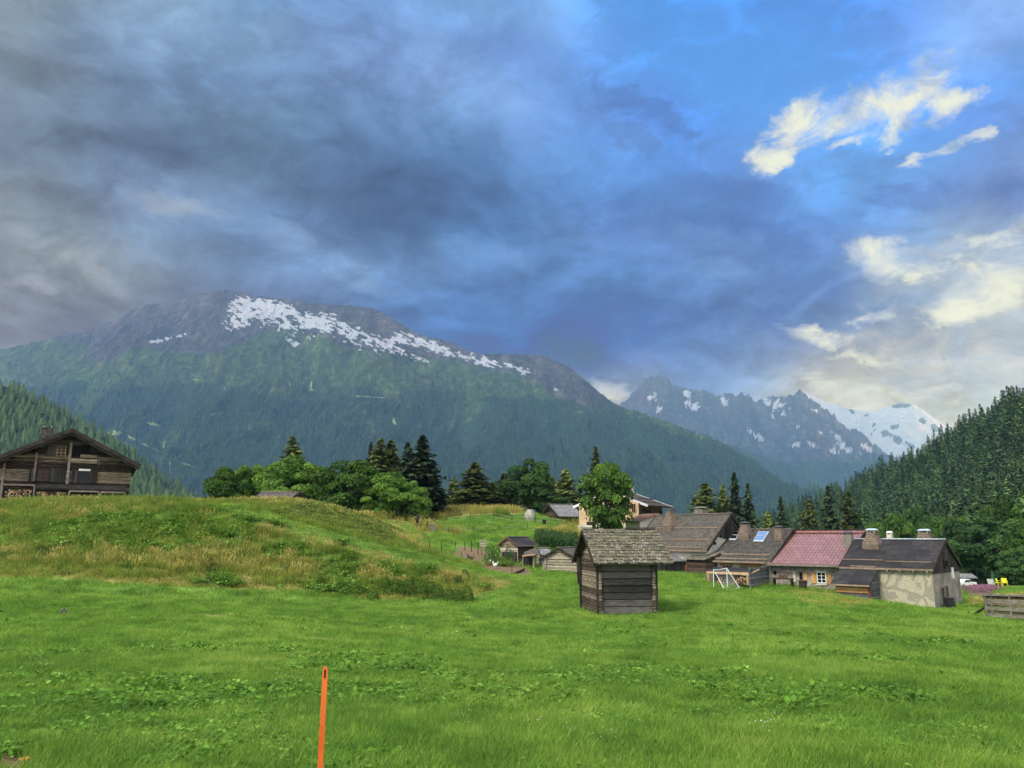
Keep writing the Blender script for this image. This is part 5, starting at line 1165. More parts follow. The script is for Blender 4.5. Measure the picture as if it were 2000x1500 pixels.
# ---------------------------------------------------------------- F: house with the skylights
Fh = House('farmhouse', 'farmhouse with brown shingle roof, blue skylight and two stone chimneys in the row', 'house', 16.09, 63.42, -3.68, 44.03, 4.91, 7.68, 1.71, 4.14, .44, -.15, .3, ROW)
Fh.walls(['white_stucco', 'grey_plaster']); Fh.roof('shingles_dark', fascia='dark_wood')
Fh.battens([(1397, 1081, 1503, 1084), (1392, 1089, 1500, 1093)]); Fh.chimney(1456, 1022, 1048, 15, 23, cap='dark_metal'); Fh.chimney(1522, 1030, 1051, 12, 17, cap='dark_metal')
def skylight(H, q, glass):
    c = [H.roofp(x, y, .06) for x, y in q]; m = MB(); mm = sum(c, Vector())/4
    o = [mm+(p-mm)*1.12 for p in c]; up = Vector((0, 0, .10)); m.add(o+[p-Vector((0, 0, .12)) for p in o]+[p+up*.2 for p in c], [(4, 5, 1, 0), (5, 6, 2, 1), (6, 7, 3, 2), (7, 4, 0, 3), (0, 1, 9, 8), (1, 2, 10, 9), (2, 3, 11, 10), (3, 0, 8, 11)])
    a, b = (c[0]+c[3])/2, (c[1]+c[2])/2; m.beam(a+up*.4, b+up*.4, .05, .05); fo = m.build('skylight', 'cap_metal', H.rf); fo.parent = H.e
    m = MB(); m.add([p+up*.16 for p in c], [(0, 1, 2, 3)]); m.build('pane', glass, fo)
skylight(Fh, [(1473, 1055), (1490, 1055.5), (1500, 1039), (1482, 1038.5)], 'sky_glass'); skylight(Fh, [(1425, 1052), (1437, 1052.5), (1444, 1039), (1432, 1038.5)], 'dark_glass')
Fh.board(1408, 1100, 1431, 1105, ('front', 0), 'orange_planks', 'beam', .12, .0); Fh.board(1445, 1101, 1486, 1107, ('front', 0), 'orange_planks', 'beam', .12, .0)
Fh.board(1412, 1106, 1430, 1112, ('front', 0), 'dark_gap', 'window', .04, .0); Fh.board(1446, 1108, 1460, 1113, ('front', 0), 'dark_gap', 'window', .04, .0)
# ---------------------------------------------------------------- C: big shingle roof at the left of the row
Cb = House('farmhouse', 'broad farmhouse under a wide grey brown shingle roof at the left end of the row', 'house', 13.01, 69.89, -3.21, 55.16, 5.61, 3.08, 2.03, 4.98, 1.69, 1.6, 1.46, ROW)
m = MB(); L, W = Cb.La+1.1, Cb.W; 
v = [(-1.5, -1.3, -1), (L, -1.3, -1), (L, W+1.3, -1), (-1.5, W+1.3, -1)]; zt = Cb.he+.4*Cb.slope-.15
v += [(x, y, zt) for x, y, _ in v]+[(-1.5, W/2, Cb.hr-.15), (L, W/2, Cb.hr-.15)]
m.add(v, [(0, 1, 5, 4), (1, 2, 6, 9, 5), (2, 3, 7, 6), (3, 0, 4, 8, 7)]); m.build('wall', 'white_stucco', Cb.e); Cb.roof('shingles_grey')
Cb.battens([(1282, 1031, 1402, 1030), (1294, 1053, 1340, 1053.5), (1341, 1054, 1388, 1053.5), (1304, 1069, 1378, 1068)])
Cb.chimney(1310, 996, 1028, 13, 25, 'chimney_stone', 'dark_metal', label='tapered reddish stone chimney on the shingle roof'); Cb.chimney(1369, 993, 1004, 19, 19, 'weathered_wood', 'weathered_wood', y=W/2+.6)
Cb.board(1392, 1058, 1398, 1064, ('side', L, 1), 'dark_gap', 'window', .03, 0)
m = MB(); m.add([(L+.05, -1.2, 1.9), (L+.05, W+1.2, 1.9), (L+.05, W/2+.9, 3.6), (L+.05, W/2, Cb.hr-.28), (L+.05, W/2-.9, 3.6)], [(0, 1, 2, 3, 4)]) if False else m.add([(L+.05, W*.05, 3.05), (L+.05, W+1.1, 2.3), (L+.05, W/2, Cb.hr-.3)], [(0, 1, 2)]); m.build('gable_boarding', 'dark_planks', Cb.e)
# sheds in front of it
def box_shed(name, label, cat, p0, p1, d0, d1, hpx, hb, wall, roofm, over=.2, rise=.5, group=None, back=2.2):
    """simple shed whose front foot runs between two pixels at given distances; roof rises to the back"""
    a = P(*p0, d0); b = P(*p1, d1); ax = Vector((b.x-a.x, b.y-a.y, 0)); Lw = ax.length; yaw = -math.atan2(ax.y, ax.x)
    H = House(name, label, cat, a.x, a.y, min(a.z, b.z), math.degrees(yaw), Lw, back, 1, 1.2, .1, .1, .1, group)
    hf = H.front(*hpx).z; m = MB(); m.box((0, 0, -.6), (Lw, back, hf)); m.add([(0, 0, hf), (0, back, hf), (0, back, hf+rise), (Lw, 0, hf), (Lw, back, hf), (Lw, back, hf+rise)], [(0, 1, 2), (3, 5, 4), (1, 4, 5, 2)]); m.build('wall', wall, H.e)
    m = MB(); v = [(-over, -over, hf-.02-rise*over/back), (Lw+over, -over, hf-.02-rise*over/back), (Lw+over, back+.05, hf+rise+.04), (-over, back+.05, hf+rise+.04)]
    m.add([(x, y, z+.09) for x, y, z in v]+v, [(0, 1, 2, 3), (7, 6, 5, 4), (0, 4, 5, 1), (1, 5, 6, 2), (2, 6, 7, 3), (3, 7, 4, 0)]); r = m.build('roof', roofm, H.e)
    m = MB(); m.beam((-over, -over-.02, hf), (Lw+over, -over-.02, hf), .04, .09); m.build('eave_board', 'weathered_wood', r); return H, hf
H1, hf = box_shed('shed', 'brown boarded lean-to with mossy roof below the wide shingle roof', 'shed', (1342, 1122), (1379, 1122), 64.5, 62.5, (1360, 1092), 0, 'brown_planks', 'shingles_mossy', .12, .55)
H1.board(1338, 1104, 1343, 1121, ('front', 0), 'red_wood', 'door', .04, .0)
H2, hf = box_shed('shed', 'grey shed of upright dark planks right behind the granary', 'shed', (1281, 1124), (1340, 1122), 64, 65.5, (1310, 1096), 0, 'dark_planks', 'slate_roof', .12, .5)
# ---------------------------------------------------------------- woodshed, plank fence and goal
e = empty('woodshed', (0, 0, 0), 0, 'open woodshed of fresh pale timber with a dark roof behind the goal frame', 'woodshed')
q0, q1 = P(1384, 1147, 58.5), P(1464, 1147, 56.5); ax = Vector((q1.x-q0.x, q1.y-q0.y, 0)); Lw = ax.length; ax.normalize(); nb = Vector((-ax.y, ax.x, 0))
zt = P(1424, 1119, 57.5).z; zb = g1(q0.x, q0.y)-.1; e.location = (q0.x, q0.y, zb); W0 = Vector((q0.x, q0.y, zb)); hh = zt-zb; FOOT.append((q0.x+ax.x*1.5, q0.y+1, 1.9))
m = MB(); m.beam(ax*-.1+Vector((0, 0, hh)), ax*(Lw+.1)+Vector((0, 0, hh)), .1, .17); m.beam(ax*(Lw+.1)+Vector((0, 0, hh)), ax*(Lw+.25)+nb*1.3+Vector((0, 0, hh+.25)), .05, .1); m.build('beam', 'new_wood', e)
for k, t in enumerate((0, .36, Lw-.12)):
    m = MB(); m.beam(ax*t+nb*(.5 if k == 1 else 0), ax*t+nb*(.5 if k == 1 else 0)+Vector((0, 0, hh-.09)), .11, .11, (0, 1, 0)); m.build('post', 'new_wood' if k != 1 else 'batten_wood', e)
m = MB(); v = [ax*-.15+nb*-.05+Vector((0, 0, hh+.10)), ax*(Lw+.15)+nb*-.05+Vector((0, 0, hh+.10)), ax*(Lw+.15)+nb*1.6+Vector((0, 0, hh+.34)), ax*-.15+nb*1.6+Vector((0, 0, hh+.34))]
m.add(v+[p-Vector((0, 0, .06)) for p in v], [(0, 1, 2, 3), (7, 6, 5, 4), (0, 4, 5, 1), (1, 5, 6, 2), (2, 6, 7, 3), (3, 7, 4, 0)]); m.build('roof', 'felt_roof', e)
m = MB(); 
for i in range(9): t = 1.15+i*.11; m.beam(ax*t+nb*.35, ax*t+nb*.35+Vector((0, 0, hh-.25-.03*(i % 3))), .08, .03, (0, 1, 0))
m.box((.1, 1.0, -.1), (Lw*.9, 1.1, hh*.8)); m.build('boarding', 'weathered_wood', e)
m = MB(); log_pile(m, W0+ax*1.95, ax, Lw-2.1, hh-.16, .035, .075, .8, 3); o = m.build('firewood_stack', PILE); tag(o, 'split firewood piled inside the pale timber woodshed behind the goal', 'firewood')
m = MB(); log_pile(m, W0+ax*.5+nb*.3, ax, .62, hh*.75, .035, .065, .5, 4); o = m.build('firewood_stack', PILE); tag(o, 'dark small firewood pile at the left side of the pale timber woodshed', 'firewood')
def plank_fence(name, label, cat, pa, da, pb, db, n, hpx, matn, post=None, gap=.02):
    a, b = P(*pa, da), P(*pb, db); ax = Vector((b.x-a.x, b.y-a.y, b.z-a.z)); Lf = ax.length; ax.normalize(); H = hpx/F*da
    e = empty(name, tuple(a), 0, label, cat); m = MB()
    for i in range(n): z = H*(i+.5)/n; m.beam(Vector((0, 0, z)), ax*Lf+Vector((0, 0, z+random.uniform(-.02, .02))), .04, H/n-gap)
    m.build('boards', matn, e)
    for t in (post or (0, .5, 1)): mm = MB(); mm.beam(ax*Lf*t+Vector((0, .06, -.3)), ax*Lf*t+Vector((0, .06, H+.06)), .10, .10, (0, 1, 0)); mm.build('post', matn, e)
    return e
plank_fence('plank_fence', 'dark grey horizontal board screen between the woodshed and the red roofed house', 'fence', (1466, 1147), 56.3, (1511, 1139), 61.0, 9, 34, 'grey_slats', gap=.012)
e = empty('football_goal', tuple(P(1394, 1152, 54.5)), 0, 'small white football goal frame on the grass in front of the woodshed', 'goal'); o = P(1394, 1152, 54.5)
def bar(nm, pts, r=.03, mt='white_paint'):
    m = MB(); m.tube([P(*p)-o for p in pts], r, 6); m.build(nm, mt, e)
bar('post', [(1394, 1153, 54.5), (1393.5, 1113, 54.5)]); bar('post', [(1421, 1146, 56.0), (1419, 1110, 56.0)]); bar('crossbar', [(1393.5, 1113, 54.5), (1405, 1113, 55.1), (1412, 1111, 55.6), (1419, 1110, 56.0)])
bar('stay', [(1397, 1118, 54.5), (1416, 1153.5, 53.6)], .026); bar('stay', [(1420, 1111, 56.0), (1444, 1148, 55.2)], .026); bar('ground_bar', [(1400, 1152, 54.0), (1416, 1154, 53.6), (1444, 1148, 55.2)], .026)
m = MB()
for i in range(9):
    t = i/8; a = P(1420, 1111, 56)*(1-t)+P(1394, 1114, 54.5)*t; b = P(1444, 1148, 55.2)*(1-t)+P(1416, 1153.5, 53.6)*t; m.tube([a-o, b-o], .0035, 3)
    a = P(1420, 1111, 56)*(1-t)+P(1444, 1148, 55.2)*t; b = P(1394, 1114, 54.5)*(1-t)+P(1416, 1153.5, 53.6)*t; m.tube([a-o, b-o], .0035, 3)
m.build('net', 'white_paint', e)
# ---------------------------------------------------------------- B: old log chalet on the left bank
HB = Vector((P(247, 970, 56).x, 56, 2.35)); CB = House('chalet', 'old dark log chalet with shuttered windows and firewood below, on the grassy bank', 'chalet', HB.x, HB.y, HB.z, -118, 9.0, 7.7, 2.6, 4.93, .62, 1.05, .8, th=.20)
L, W = CB.La, CB.W; m = MB(); z = -.6
while z < CB.hr-.3:                                         # hewn logs course by course
    hh = random.uniform(.22, .32); half = W/2 if z < CB.hw else max(.1, (CB.hr-z-.42)/CB.slope); e_ = .16 if z < CB.hw and z > .55 else 0
    for x in (0, L): d = random.uniform(-.03, .03); m.box((x-.10+d, W/2-half-e_, z), (x+.10+d, W/2+half+e_, z+hh-.02), jit=.012)
    if z < CB.hw-.1:
        for y in (0, W): d = random.uniform(-.03, .03); m.box((.1, y-.10+d, z), (L-.1, y+.10+d, z+hh-.02), jit=.012)
    z += hh
m.box((.05, .05, -.6), (L-.05, W-.05, CB.hw-.1)); m.build('log_wall', 'old_logs', CB.e, bevel=.015)
CB.roof('shingles_dark', ridge='fascia_boards', fascia=None, eavew=None)
m = MB()
for (xx, up, hgt) in ((-1.05-.03, -.08, .26), (-1.05+.07, -.30, .22)):
    for (ya, yb) in ((-CB.of-.05, W/2), (W+CB.of+.05, W/2)): m.beam((xx, ya, CB.he+up), (xx, yb, CB.hr+up), .07, hgt)
m.build('bargeboard', 'fascia_boards', CB.rf)
m = MB()
for y in (.1, W/2, W-.1, W*.28, W*.72): zz = CB.he+(min(y, W-y)+CB.of)*CB.slope-.34; m.box((-.95, y-.09, zz-.16), (.0, y+.09, zz))
m.build('purlin_ends', 'dark_wood', CB.rf)
S0 = ('side', -.14, -1)
for (px, y0, y1, w) in ((135, 863, 948, 5), (69, 884, 940, 4), (5, 905, 970, 5), (193, 896, 908, 3)): CB.board(px-w/2, y0, px+w/2, y1, S0, 'weathered_wood', 'post', .12, .0)
CB.window(120, 881, 16, 19, S0, fr='orange_planks', bars=(1, 2)); CB.window(84, 928, 23, 23, S0, glass='red_curtain_glass', fr='dark_wood', bars=(1, 2)); CB.window(163, 932, 21, 22, S0, fr='dark_wood', bars=(1, 2))
CB.board(137, 871, 174, 894, S0, 'dark_gap', 'opening', .04, .0)
CB.board(157, 888, 190, 895, S0, 'pale_logs', 'board', .09, .05); CB.board(136, 897, 190, 905, S0, 'pale_logs', 'board', .06, .0)
for (x0, y0, x1, y1) in ((90, 871, 110, 891), (57, 915, 71, 940), (98, 915, 127, 942), (139, 919, 152, 944), (177, 918, 190, 944)): CB.board(x0, y0, x1, y1, S0, 'grey_planks' if 'grey_planks' in M else 'dark_planks', 'shutter', .07, .03)
CB.board(154, 916, 177, 920, S0, 'white_paint', 'lintel', .08, .0)
CB.board(68, 946, 247, 957, S0, 'shed_planks', 'sill_beam', .16, .0)
k = CB.side(90, 832, 1.6); m = MB(); a = CB.ray(90, 862, (2.2, 0, 0), (1, 0, 0)); t = CB.ray(92, 836, (2.2, 0, 0), (1, 0, 0))
yc = a.y; m.add([(2.2-.4, yc-.48, a.z-.6), (2.2+.4, yc-.48, a.z-.6), (2.2+.4, yc+.48, a.z-.6), (2.2-.4, yc+.48, a.z-.6), (2.2-.3, yc-.36, t.z), (2.2+.3, yc-.36, t.z), (2.2+.3, yc+.36, t.z), (2.2-.3, yc+.36, t.z)], [(0, 1, 5, 4), (1, 2, 6, 5), (2, 3, 7, 6), (3, 0, 4, 7), (4, 5, 6, 7)])
m.k = 1; m.box((1.95, yc-.28, t.z), (2.02, yc-.22, t.z+.16)); m.box((1.95, yc+.22, t.z), (2.02, yc+.28, t.z+.16)); m.add([(1.8, yc-.5, t.z+.13), (2.6, yc-.5, t.z+.13), (2.6, yc, t.z+.34), (1.8, yc, t.z+.34), (1.8, yc+.5, t.z+.13), (2.6, yc+.5, t.z+.13)], [(0, 1, 2, 3), (3, 2, 5, 4)])
m.build('chimney', ['dark_stone', 'cap_metal'], CB.rf)
m = MB()
for (x0, x1, y) in ((5, 68, 946), (135, 194, 959), (197, 245, 961)):
    a, b = CB.side(x0, y, -.55), CB.side(x1, y, -.55); m.box((-.62, min(a.y, b.y), a.z-.06), (-.14, max(a.y, b.y), a.z+.05))
    for q in (a.y, b.y, *(((a.y+b.y)/2,) if x0 == 197 else ())): m.box((-.62, q-.05, -.5), (-.52, q+.05, a.z-.06))
m.build('wood_store_frame', 'weathered_wood', CB.e)
bpy.context.view_layer.update(); Mw = Matrix.Translation(CB.e.location) @ Matrix.Rotation(-CB.r, 4, 'Z')
for i, (x0, x1, yt, lab) in enumerate(((10, 64, 951, 'golden firewood stacked under the left end of the log chalet'), (70, 130, 957, 'reddish firewood stacked below the middle of the log chalet'), (138, 191, 963, 'pale firewood stacked behind the front posts of the log chalet'))):
    a, b = CB.side(x0, yt, -.5), CB.side(x1, yt, -.5); wa, wb = Mw@Vector((-.5, max(a.y, b.y), -.3)), Mw@Vector((-.5, min(a.y, b.y), -.3)); ax = (wb-wa).normalized(); m = MB()
    log_pile(m, wa, ax, (wb-wa).length, a.z+.25, .05, .09, .35, 10+i); o = m.build('firewood_stack', PILE); tag(o, lab, 'firewood', 'firewood under the log chalet')
# ---------------------------------------------------------------- stucco chalet behind the tree
S = House('chalet', 'warm stucco chalet with broad tiled roof half hidden by the bright green maple', 'chalet', 14.33, 88.0, .2, -56.43, 6.75, 7.66, 3.15, 4.85, .99, -.35, .81, th=.16, sink=2)
S.walls(['brown_planks', 'warm_stucco']); S.roof('shingles_dark', fascia='white_paint', eavew='dark_wood'); S.battens([(1245, 972, 1280, 976), (1252, 979, 1292, 983)], 'dark_metal')
m = MB(); m.box((-.12, -.1, -1.5), (-.01, S.W+.1, 1.0)); m.build('plinth', 'white_stucco', S.e); S.board(1146, 1019, 1162, 1025, ('side', -.12, -1), 'brown_planks', 'cellar_window', .04, 0)
for (px, py, w, h) in ((1238, 992, 7, 16), (1160, 1003, 8, 12)): S.window(px, py, w, h, ('side', 0, -1), fr='orange_planks', bars=(1, 0))
for (px, py, w, h) in ((1258, 1003, 9, 16), (1268, 1003, 7, 14), (1288, 1004, 9, 12)): S.window(px, py, w, h, ('front', 0), fr='brown_planks', bars=(1, 0))
S.board(1250, 1010, 1282, 1020, ('front', -.8), 'brown_planks', 'balcony', .08, 0)
S.chimney(1234, 951, 966, 7, 7, 'white_stucco', 'white_paint', y=S.W/2+.4)
m = MB(); mp = P(1228, 962, 90); c, q = math.cos(S.r), math.sin(S.r); v = Vector((mp.x-S.x0, mp.y-S.y0, 0)); lx, ly = c*v.x-q*v.y, q*v.x+c*v.y; zt = P(1228, 939, 90).z-S.z0
m.tube([(lx, ly, zt-1.6), (lx, ly, zt)], .03, 6); m.add([(lx+.2*math.cos(t), ly-.12-.1*math.sin(t)*0, zt+.15+.2*math.sin(t)) for t in np.linspace(0, 6.28, 13)[:-1]]+[(lx, ly, zt+.12)], [(i, (i+1) % 12, 12) for i in range(12)]); m.build('satellite_dish', 'white_paint', S.rf)
# low annex roof to its right and the slate roof to its left
Hx, hf = box_shed('outbuilding', 'whitewashed outbuilding with low rusty roof in front of the stucco chalet', 'shed', (1222, 1034), (1250, 1036), 82, 80, (1240, 1018), 0, 'white_stucco', 'rust_metal', .25, .7, back=2.5)
Hy = House('outbuilding', 'pale slate roofed building peeping out left of the stucco chalet', 'house', P(1092, 1015, 98).x, 98, -.3, -30, 3.2, 4, 2.6, 4.2, .3, .3, .3); Hy.walls(['brown_planks', 'brown_planks']); Hy.roof('slate_roof', eavew=None)
# hut sunk behind the heath mound
hp = P(505, 976, 70); Hz = House('hut', 'low hut behind the heath mound, only its weathered grey roof showing', 'hut', hp.x, 70, hp.z-1.2, 8, 3.1, 2.2, 1.42, 1.95, .3, .3, .3); Hz.walls(['old_logs', 'old_logs']); Hz.roof('shingles_grey', eavew=None)
# ---------------------------------------------------------------- coop, porch, pale log hut
K = House('henhouse', 'two storey log henhouse with twin gable window and dark slate roof', 'henhouse', .52, 68.0, -2.9, -41.37, 1.9, 2.4, 2.04, 2.73, .18, .22, .29, th=.08)
K.walls(['brown_planks', 'pale_logs']); K.roof('felt_roof', eavew='weathered_wood', fascia='rust_metal')
for px in (991, 996.5): K.window(px, 1063, 3.5, 4, ('side', 0, -1), glass='dark_gap', fr='new_wood', bars=(0, 0))
K.board(981, 1078, 1010, 1100, ('side', 0, -1), 'dark_planks', 'lower_boarding', .05, .0)
e = empty('porch', tuple(P(1021, 1110, 64)), 0, 'small open timber porch with patched shingle roof beside the henhouse', 'porch'); o = P(1021, 1110, 64)
for (px, y0, y1, d, mt) in ((1021, 1084, 1110, 64, 'weathered_wood'), (1042, 1084, 1112, 64, 'new_wood'), (1047, 1084, 1112, 64.4, 'weathered_wood')):
    m = MB(); m.beam(P(px, y1, d)-o, P(px, y0, d)-o, .10, .10, (0, 1, 0)); m.build('post', mt, e)
m = MB(); q = [P(1022, 1086, 63.8)-o, P(1047, 1084, 63.6)-o, P(1055, 1074, 65.5)-o, P(1042, 1071, 66)-o, P(1024, 1078, 66)-o]; m.add(q+[p-Vector((0, 0, .1)) for p in q], [(0, 1, 2, 3, 4), (9, 8, 7, 6, 5)]+[(i, 5+i, 5+(i+1) % 5, (i+1) % 5) for i in range(5)]); m.build('roof', 'shingles_grey', e)
m = MB(); m.beam(P(1020, 1086, 63.7)-o, P(1044, 1083, 63.6)-o, .1, .1); m.build('beam', 'new_wood', e)
m = MB()
for i in range(10): t = i/9; a = P(1023+19*t, 1110, 66.0); b = P(1023+19*t, 1087+(i % 3), 66.0); m.beam(a-o, b-o, .10, .03, (0, 1, 0))
m.build('back_boards', 'dark_planks', e)
Lg = House('log_hut', 'low pale log hut with projecting gable roof right behind the granary', 'hut', 4.95, 61.0, -2.95, -57.55, 2.5, 2.85, 1.09, 1.98, .33, .25, .25, th=.09)
m = MB(); z = -.35
while z < Lg.hr-.15:
    hh = random.uniform(.17, .22); half = Lg.W/2 if z < Lg.hw else max(.1, (Lg.hr-z-.2)/Lg.slope); e_ = .1 if z < Lg.hw else 0
    for x in (0, Lg.La): d = random.uniform(-.015, .015); m.box((x-.07+d, Lg.W/2-half-e_, z), (x+.07+d, Lg.W/2+half+e_, z+hh-.02), jit=.008)
    if z < Lg.hw:
        for y in (0, Lg.W): m.box((.07, y-.07, z), (Lg.La-.07, y+.07, z+hh-.02), jit=.008)
    z += hh
m.build('log_wall', 'pale_logs', Lg.e, bevel=.015); Lg.roof('shingles_grey', fascia='dark_wood', eavew=None); Lg.board(1064, 1089, 1068, 1113, ('side', -.08, -1), 'weathered_wood', 'post', .08, 0)
m = MB(); m.box((-.15, -.05, -.6), (.0, Lg.W+.05, -.05)); m.build('plinth', 'white_stucco', Lg.e)
pq = P(1058, 1110, 66); Lh = House('shed', 'tiny grey roofed shed squeezed between the porch and the pale log hut', 'shed', pq.x, 66, pq.z, -20, .9, 1.4, 1.1, 1.65, .1, .1, .1, th=.06); Lh.walls(['pale_logs', 'pale_logs']); Lh.roof('slate_roof', eavew=None)
# ---------------------------------------------------------------- small things
def on_ground(px, py, d0=3.0, d1=130.0, zo=0.0):
    """where the line of sight through a pixel first meets the ground"""
    r = P(px, py, 1.0); d = np.geomspace(d0, d1, 500); gz = G(r.x*d, d)+zo; k = np.nonzero(r.z*d <= gz)[0]
    if not len(k): return None
    i = k[0]
    return Vector((r.x*d[i], d[i], gz[i]-zo))
def foot(px, py, d):
    q = on_ground(px, py, 40, 112, .0); return q if q is not None else P(px, py, d)
# the marker stake of the foreground
a = P(633.5, 1301, 5.6); gz = g1(a.x, 5.6); m = MB(); th = .0185; top = a.z-gz+.25
e = empty('marker_stake', (a.x, 5.6, gz-.25), 0, 'orange painted wooden marker stake in the near foreground', 'stake'); e.rotation_euler = (0, R(.4), .25)
m.box((-th, -.014, 0), (th, .014, top*.6)); m.box((-th*.96, -.0135, top*.6), (th*.96, .0135, top-.03)); m.add([(-th*.96, -.0135, top-.03), (th*.96, -.0135, top-.03), (th*.96, .0135, top-.03), (-th*.96, .0135, top-.03), (-th*.8, -.012, top), (th*.55, -.012, top-.01), (th*.55, .012, top-.008), (-th*.8, .012, top-.002)], [(0, 1, 5, 4), (1, 2, 6, 5), (2, 3, 7, 6), (3, 0, 4, 7), (4, 5, 6, 7)])
m.build('stake_body', 'orange_paint', e); m = MB(); m.box((-.006, -.0165, top-.075), (.004, -.0145, top-.02)); m.build('split', 'dark_gap', e)
FOOT.append((a.x, 5.6, .07))
# scarecrow at the edge of the garden
p0 = foot(815, 1030, 84); e = empty('scarecrow', tuple(p0), 0, 'dark scarecrow with hat and one arm stretched out beside the garden fence', 'scarecrow')
m = MB(); m.tube([(0, 0, -.4), (0, 0, 1.5)], .035, 6); m.tube([(-.28, 0, .85), (-.02, 0, 1.15), (.26, 0, 1.10)], [.03, .03, .02], 6); m.build('pole', 'dark_wood', e)
m = MB(); m.tube([(-.03, 0, .55), (-.02, 0, .75), (0, 0, 1.05), (0, 0, 1.18)], [.15, .17, .16, .07], 9); m.tube([(-.03, 0, 1.10), (-.18, 0, 1.02), (-.33, .02, .80)], [.09, .075, .05], 7); m.tube([(.03, 0, 1.10), (.18, 0, 1.10), (.36, 0, 1.09)], [.085, .065, .045], 7); m.build('coat', 'black_plastic', e, True)
m = MB(); m.tube([(0, 0, 1.16), (0, 0, 1.24), (0, 0, 1.36), (0, 0, 1.42)], [.04, .09, .085, .04], 9); m.build('head', 'weathered_wood', e, True)
m = MB(); m.tube([(0, 0, 1.36), (0, 0, 1.375)], [.19, .18], 12); m.tube([(0, 0, 1.37), (0, 0, 1.47)], [.10, .08], 10); m.build('hat', 'dark_wood', e, True)
m = MB(); m.tube([(-.03, 0, .58), (-.03, .01, .2), (-.04, 0, .05)], [.13, .11, .12], 8); m.build('trousers', 'grey_slats', e, True)
e.scale = (25*p0.y/F/1.47,)*3
# boulder, bin, gate, stump stones
def rock(name, label, cat, loc, s, mat_, seed):
    bm = bmesh.new(); bmesh.ops.create_icosphere(bm, subdivisions=4, radius=1)
    v = np.array([q.co[:] for q in bm.verts]); n = fbm(v[:, 0]*1.6+seed, v[:, 1]*1.6+v[:, 2]*1.3, 4, seed); v = v*(.74+.5*n)[:, None]; v[:, 2] = np.maximum(v[:, 2], -.55)
    for q, c in zip(bm.verts, v): q.co = c
    me = bpy.data.meshes.new(name); bm.to_mesh(me); bm.free(); me.materials.append(M[mat_]); o = bpy.data.objects.new(name, me); C.objects.link(o); o.location = loc; o.scale = s; return tag(o, label, cat)
q = foot(1034, 1017, 95); rock('boulder', 'tall pale rounded boulder in front of the dark round maple', 'boulder', (q.x, q.y, q.z+.45), (.62, .55, .95), 'pale_stone', 3)
q = on_ground(123, 1203); rock('stone', 'small grey stone sticking out of the meadow on the left', 'stone', (q.x, q.y, q.z+.04), (.10, .09, .20), 'dark_stone', 5)
q = foot(1063, 1027, 92); e = empty('bin', tuple(q), 0, 'dark bin standing by the garden fence right of the boulder', 'bin'); m = MB(); m.tube([(0, 0, -.1), (0, 0, .62)], [.19, .24], 12); m.build('body', 'black_plastic', e); m = MB(); m.tube([(0, 0, .62), (0, 0, .68), (0, 0, .72)], [.27, .26, .12], 12); m.build('lid', 'dark_metal', e)
q = foot(837, 1036, 82); e = empty('gate', tuple(q), 0, 'small grey picket gate of the garden near the scarecrow', 'gate'); m = MB()
for i in range(7): m.beam((i*.11, 0, -.1), (i*.11, 0, .62+.03*(i % 2)), .07, .025, (0, 1, 0))
m.beam((-.05, -.03, .5), (.72, -.03, .5), .03, .07); m.beam((-.05, -.03, .12), (.72, -.03, .12), .03, .07); m.build('pickets', 'weathered_wood', e)
m = MB(); m.beam((-.1, 0, -.2), (-.1, 0, .9), .1, .1, (0, 1, 0)); m.build('post', 'dark_wood', e)
# fences
def wire_fence(name, label, posts, mt, rpost=.035, wires=(.35, .7, .95), wmat='weathered_wood', wr=.008, mesh=False, group=None):
    """posts: (px, top, bottom, distance)"""
    pts = [(q, P(px, t, q.y)) for q, px, t in ((foot(px, b, d), px, t) for px, t, b, d in posts)]; o = pts[0][0]
    e = empty(name, tuple(o), 0, label, 'fence', group)
    for a, b in pts: m = MB(); m.tube([a-o-Vector((0, 0, .3)), b-o], [rpost, rpost*.85], 6); m.build('post', mt, e)
    m = MB()
    for i in range(len(pts)-1):
        for w in wires: m.tube([pts[i][0].lerp(pts[i][1], w)-o, pts[i+1][0].lerp(pts[i+1][1], w)-o], wr, 4)
        if mesh:
            n = int((pts[i+1][0]-pts[i][0]).length/.25)
            for k in range(1, n): t = k/n; m.tube([pts[i][0].lerp(pts[i+1][0], t)-o, (pts[i][1]*(1-t)+pts[i+1][1]*t)-o], .003, 3)
    if wires or mesh: m.build('wire', wmat, e)
    return e
wire_fence('fence', 'rusty post and netting fence along the front of the hen yard', [(902, 1076, 1098, 63), (953, 1091, 1114, 60.5), (1000, 1091, 1123, 58)], 'rust_metal', mesh=True, wmat='rust_metal', wr=.004)
wire_fence('fence', 'line of thin dark stakes climbing the grass above the hen yard', [(839, 1059, 1078, 72), (862, 1056, 1087, 68), (889, 1057, 1072, 73), (908, 1057, 1075, 73), (921, 1056, 1078, 72), (934, 1060, 1084, 70), (941, 1070, 1085, 69), (963, 1065, 1095, 67)], 'dark_wood', wires=(.8,), wr=.004)
wire_fence('fence', 'garden fence of pale tape on thin dark posts along the crest', [(873, 1010, 1020, 92), (919, 1003, 1015, 96), (963, 998, 1016, 97), (1000, 1006, 1022, 94), (1046, 1004, 1023, 92), (1104, 1013, 1028, 90)], 'dark_wood', wires=(.35, .75), wmat='white_stucco', wr=.014)
wire_fence('fence', 'lower garden fence of grey rails stepping down the terrace', [(835, 1022, 1034, 82), (876, 1030, 1044, 80), (925, 1027, 1040, 82), (975, 1024, 1036, 84), (1030, 1020, 1034, 86)], 'dark_wood', wires=(.25, .6), wmat='weathered_wood', wr=.02)
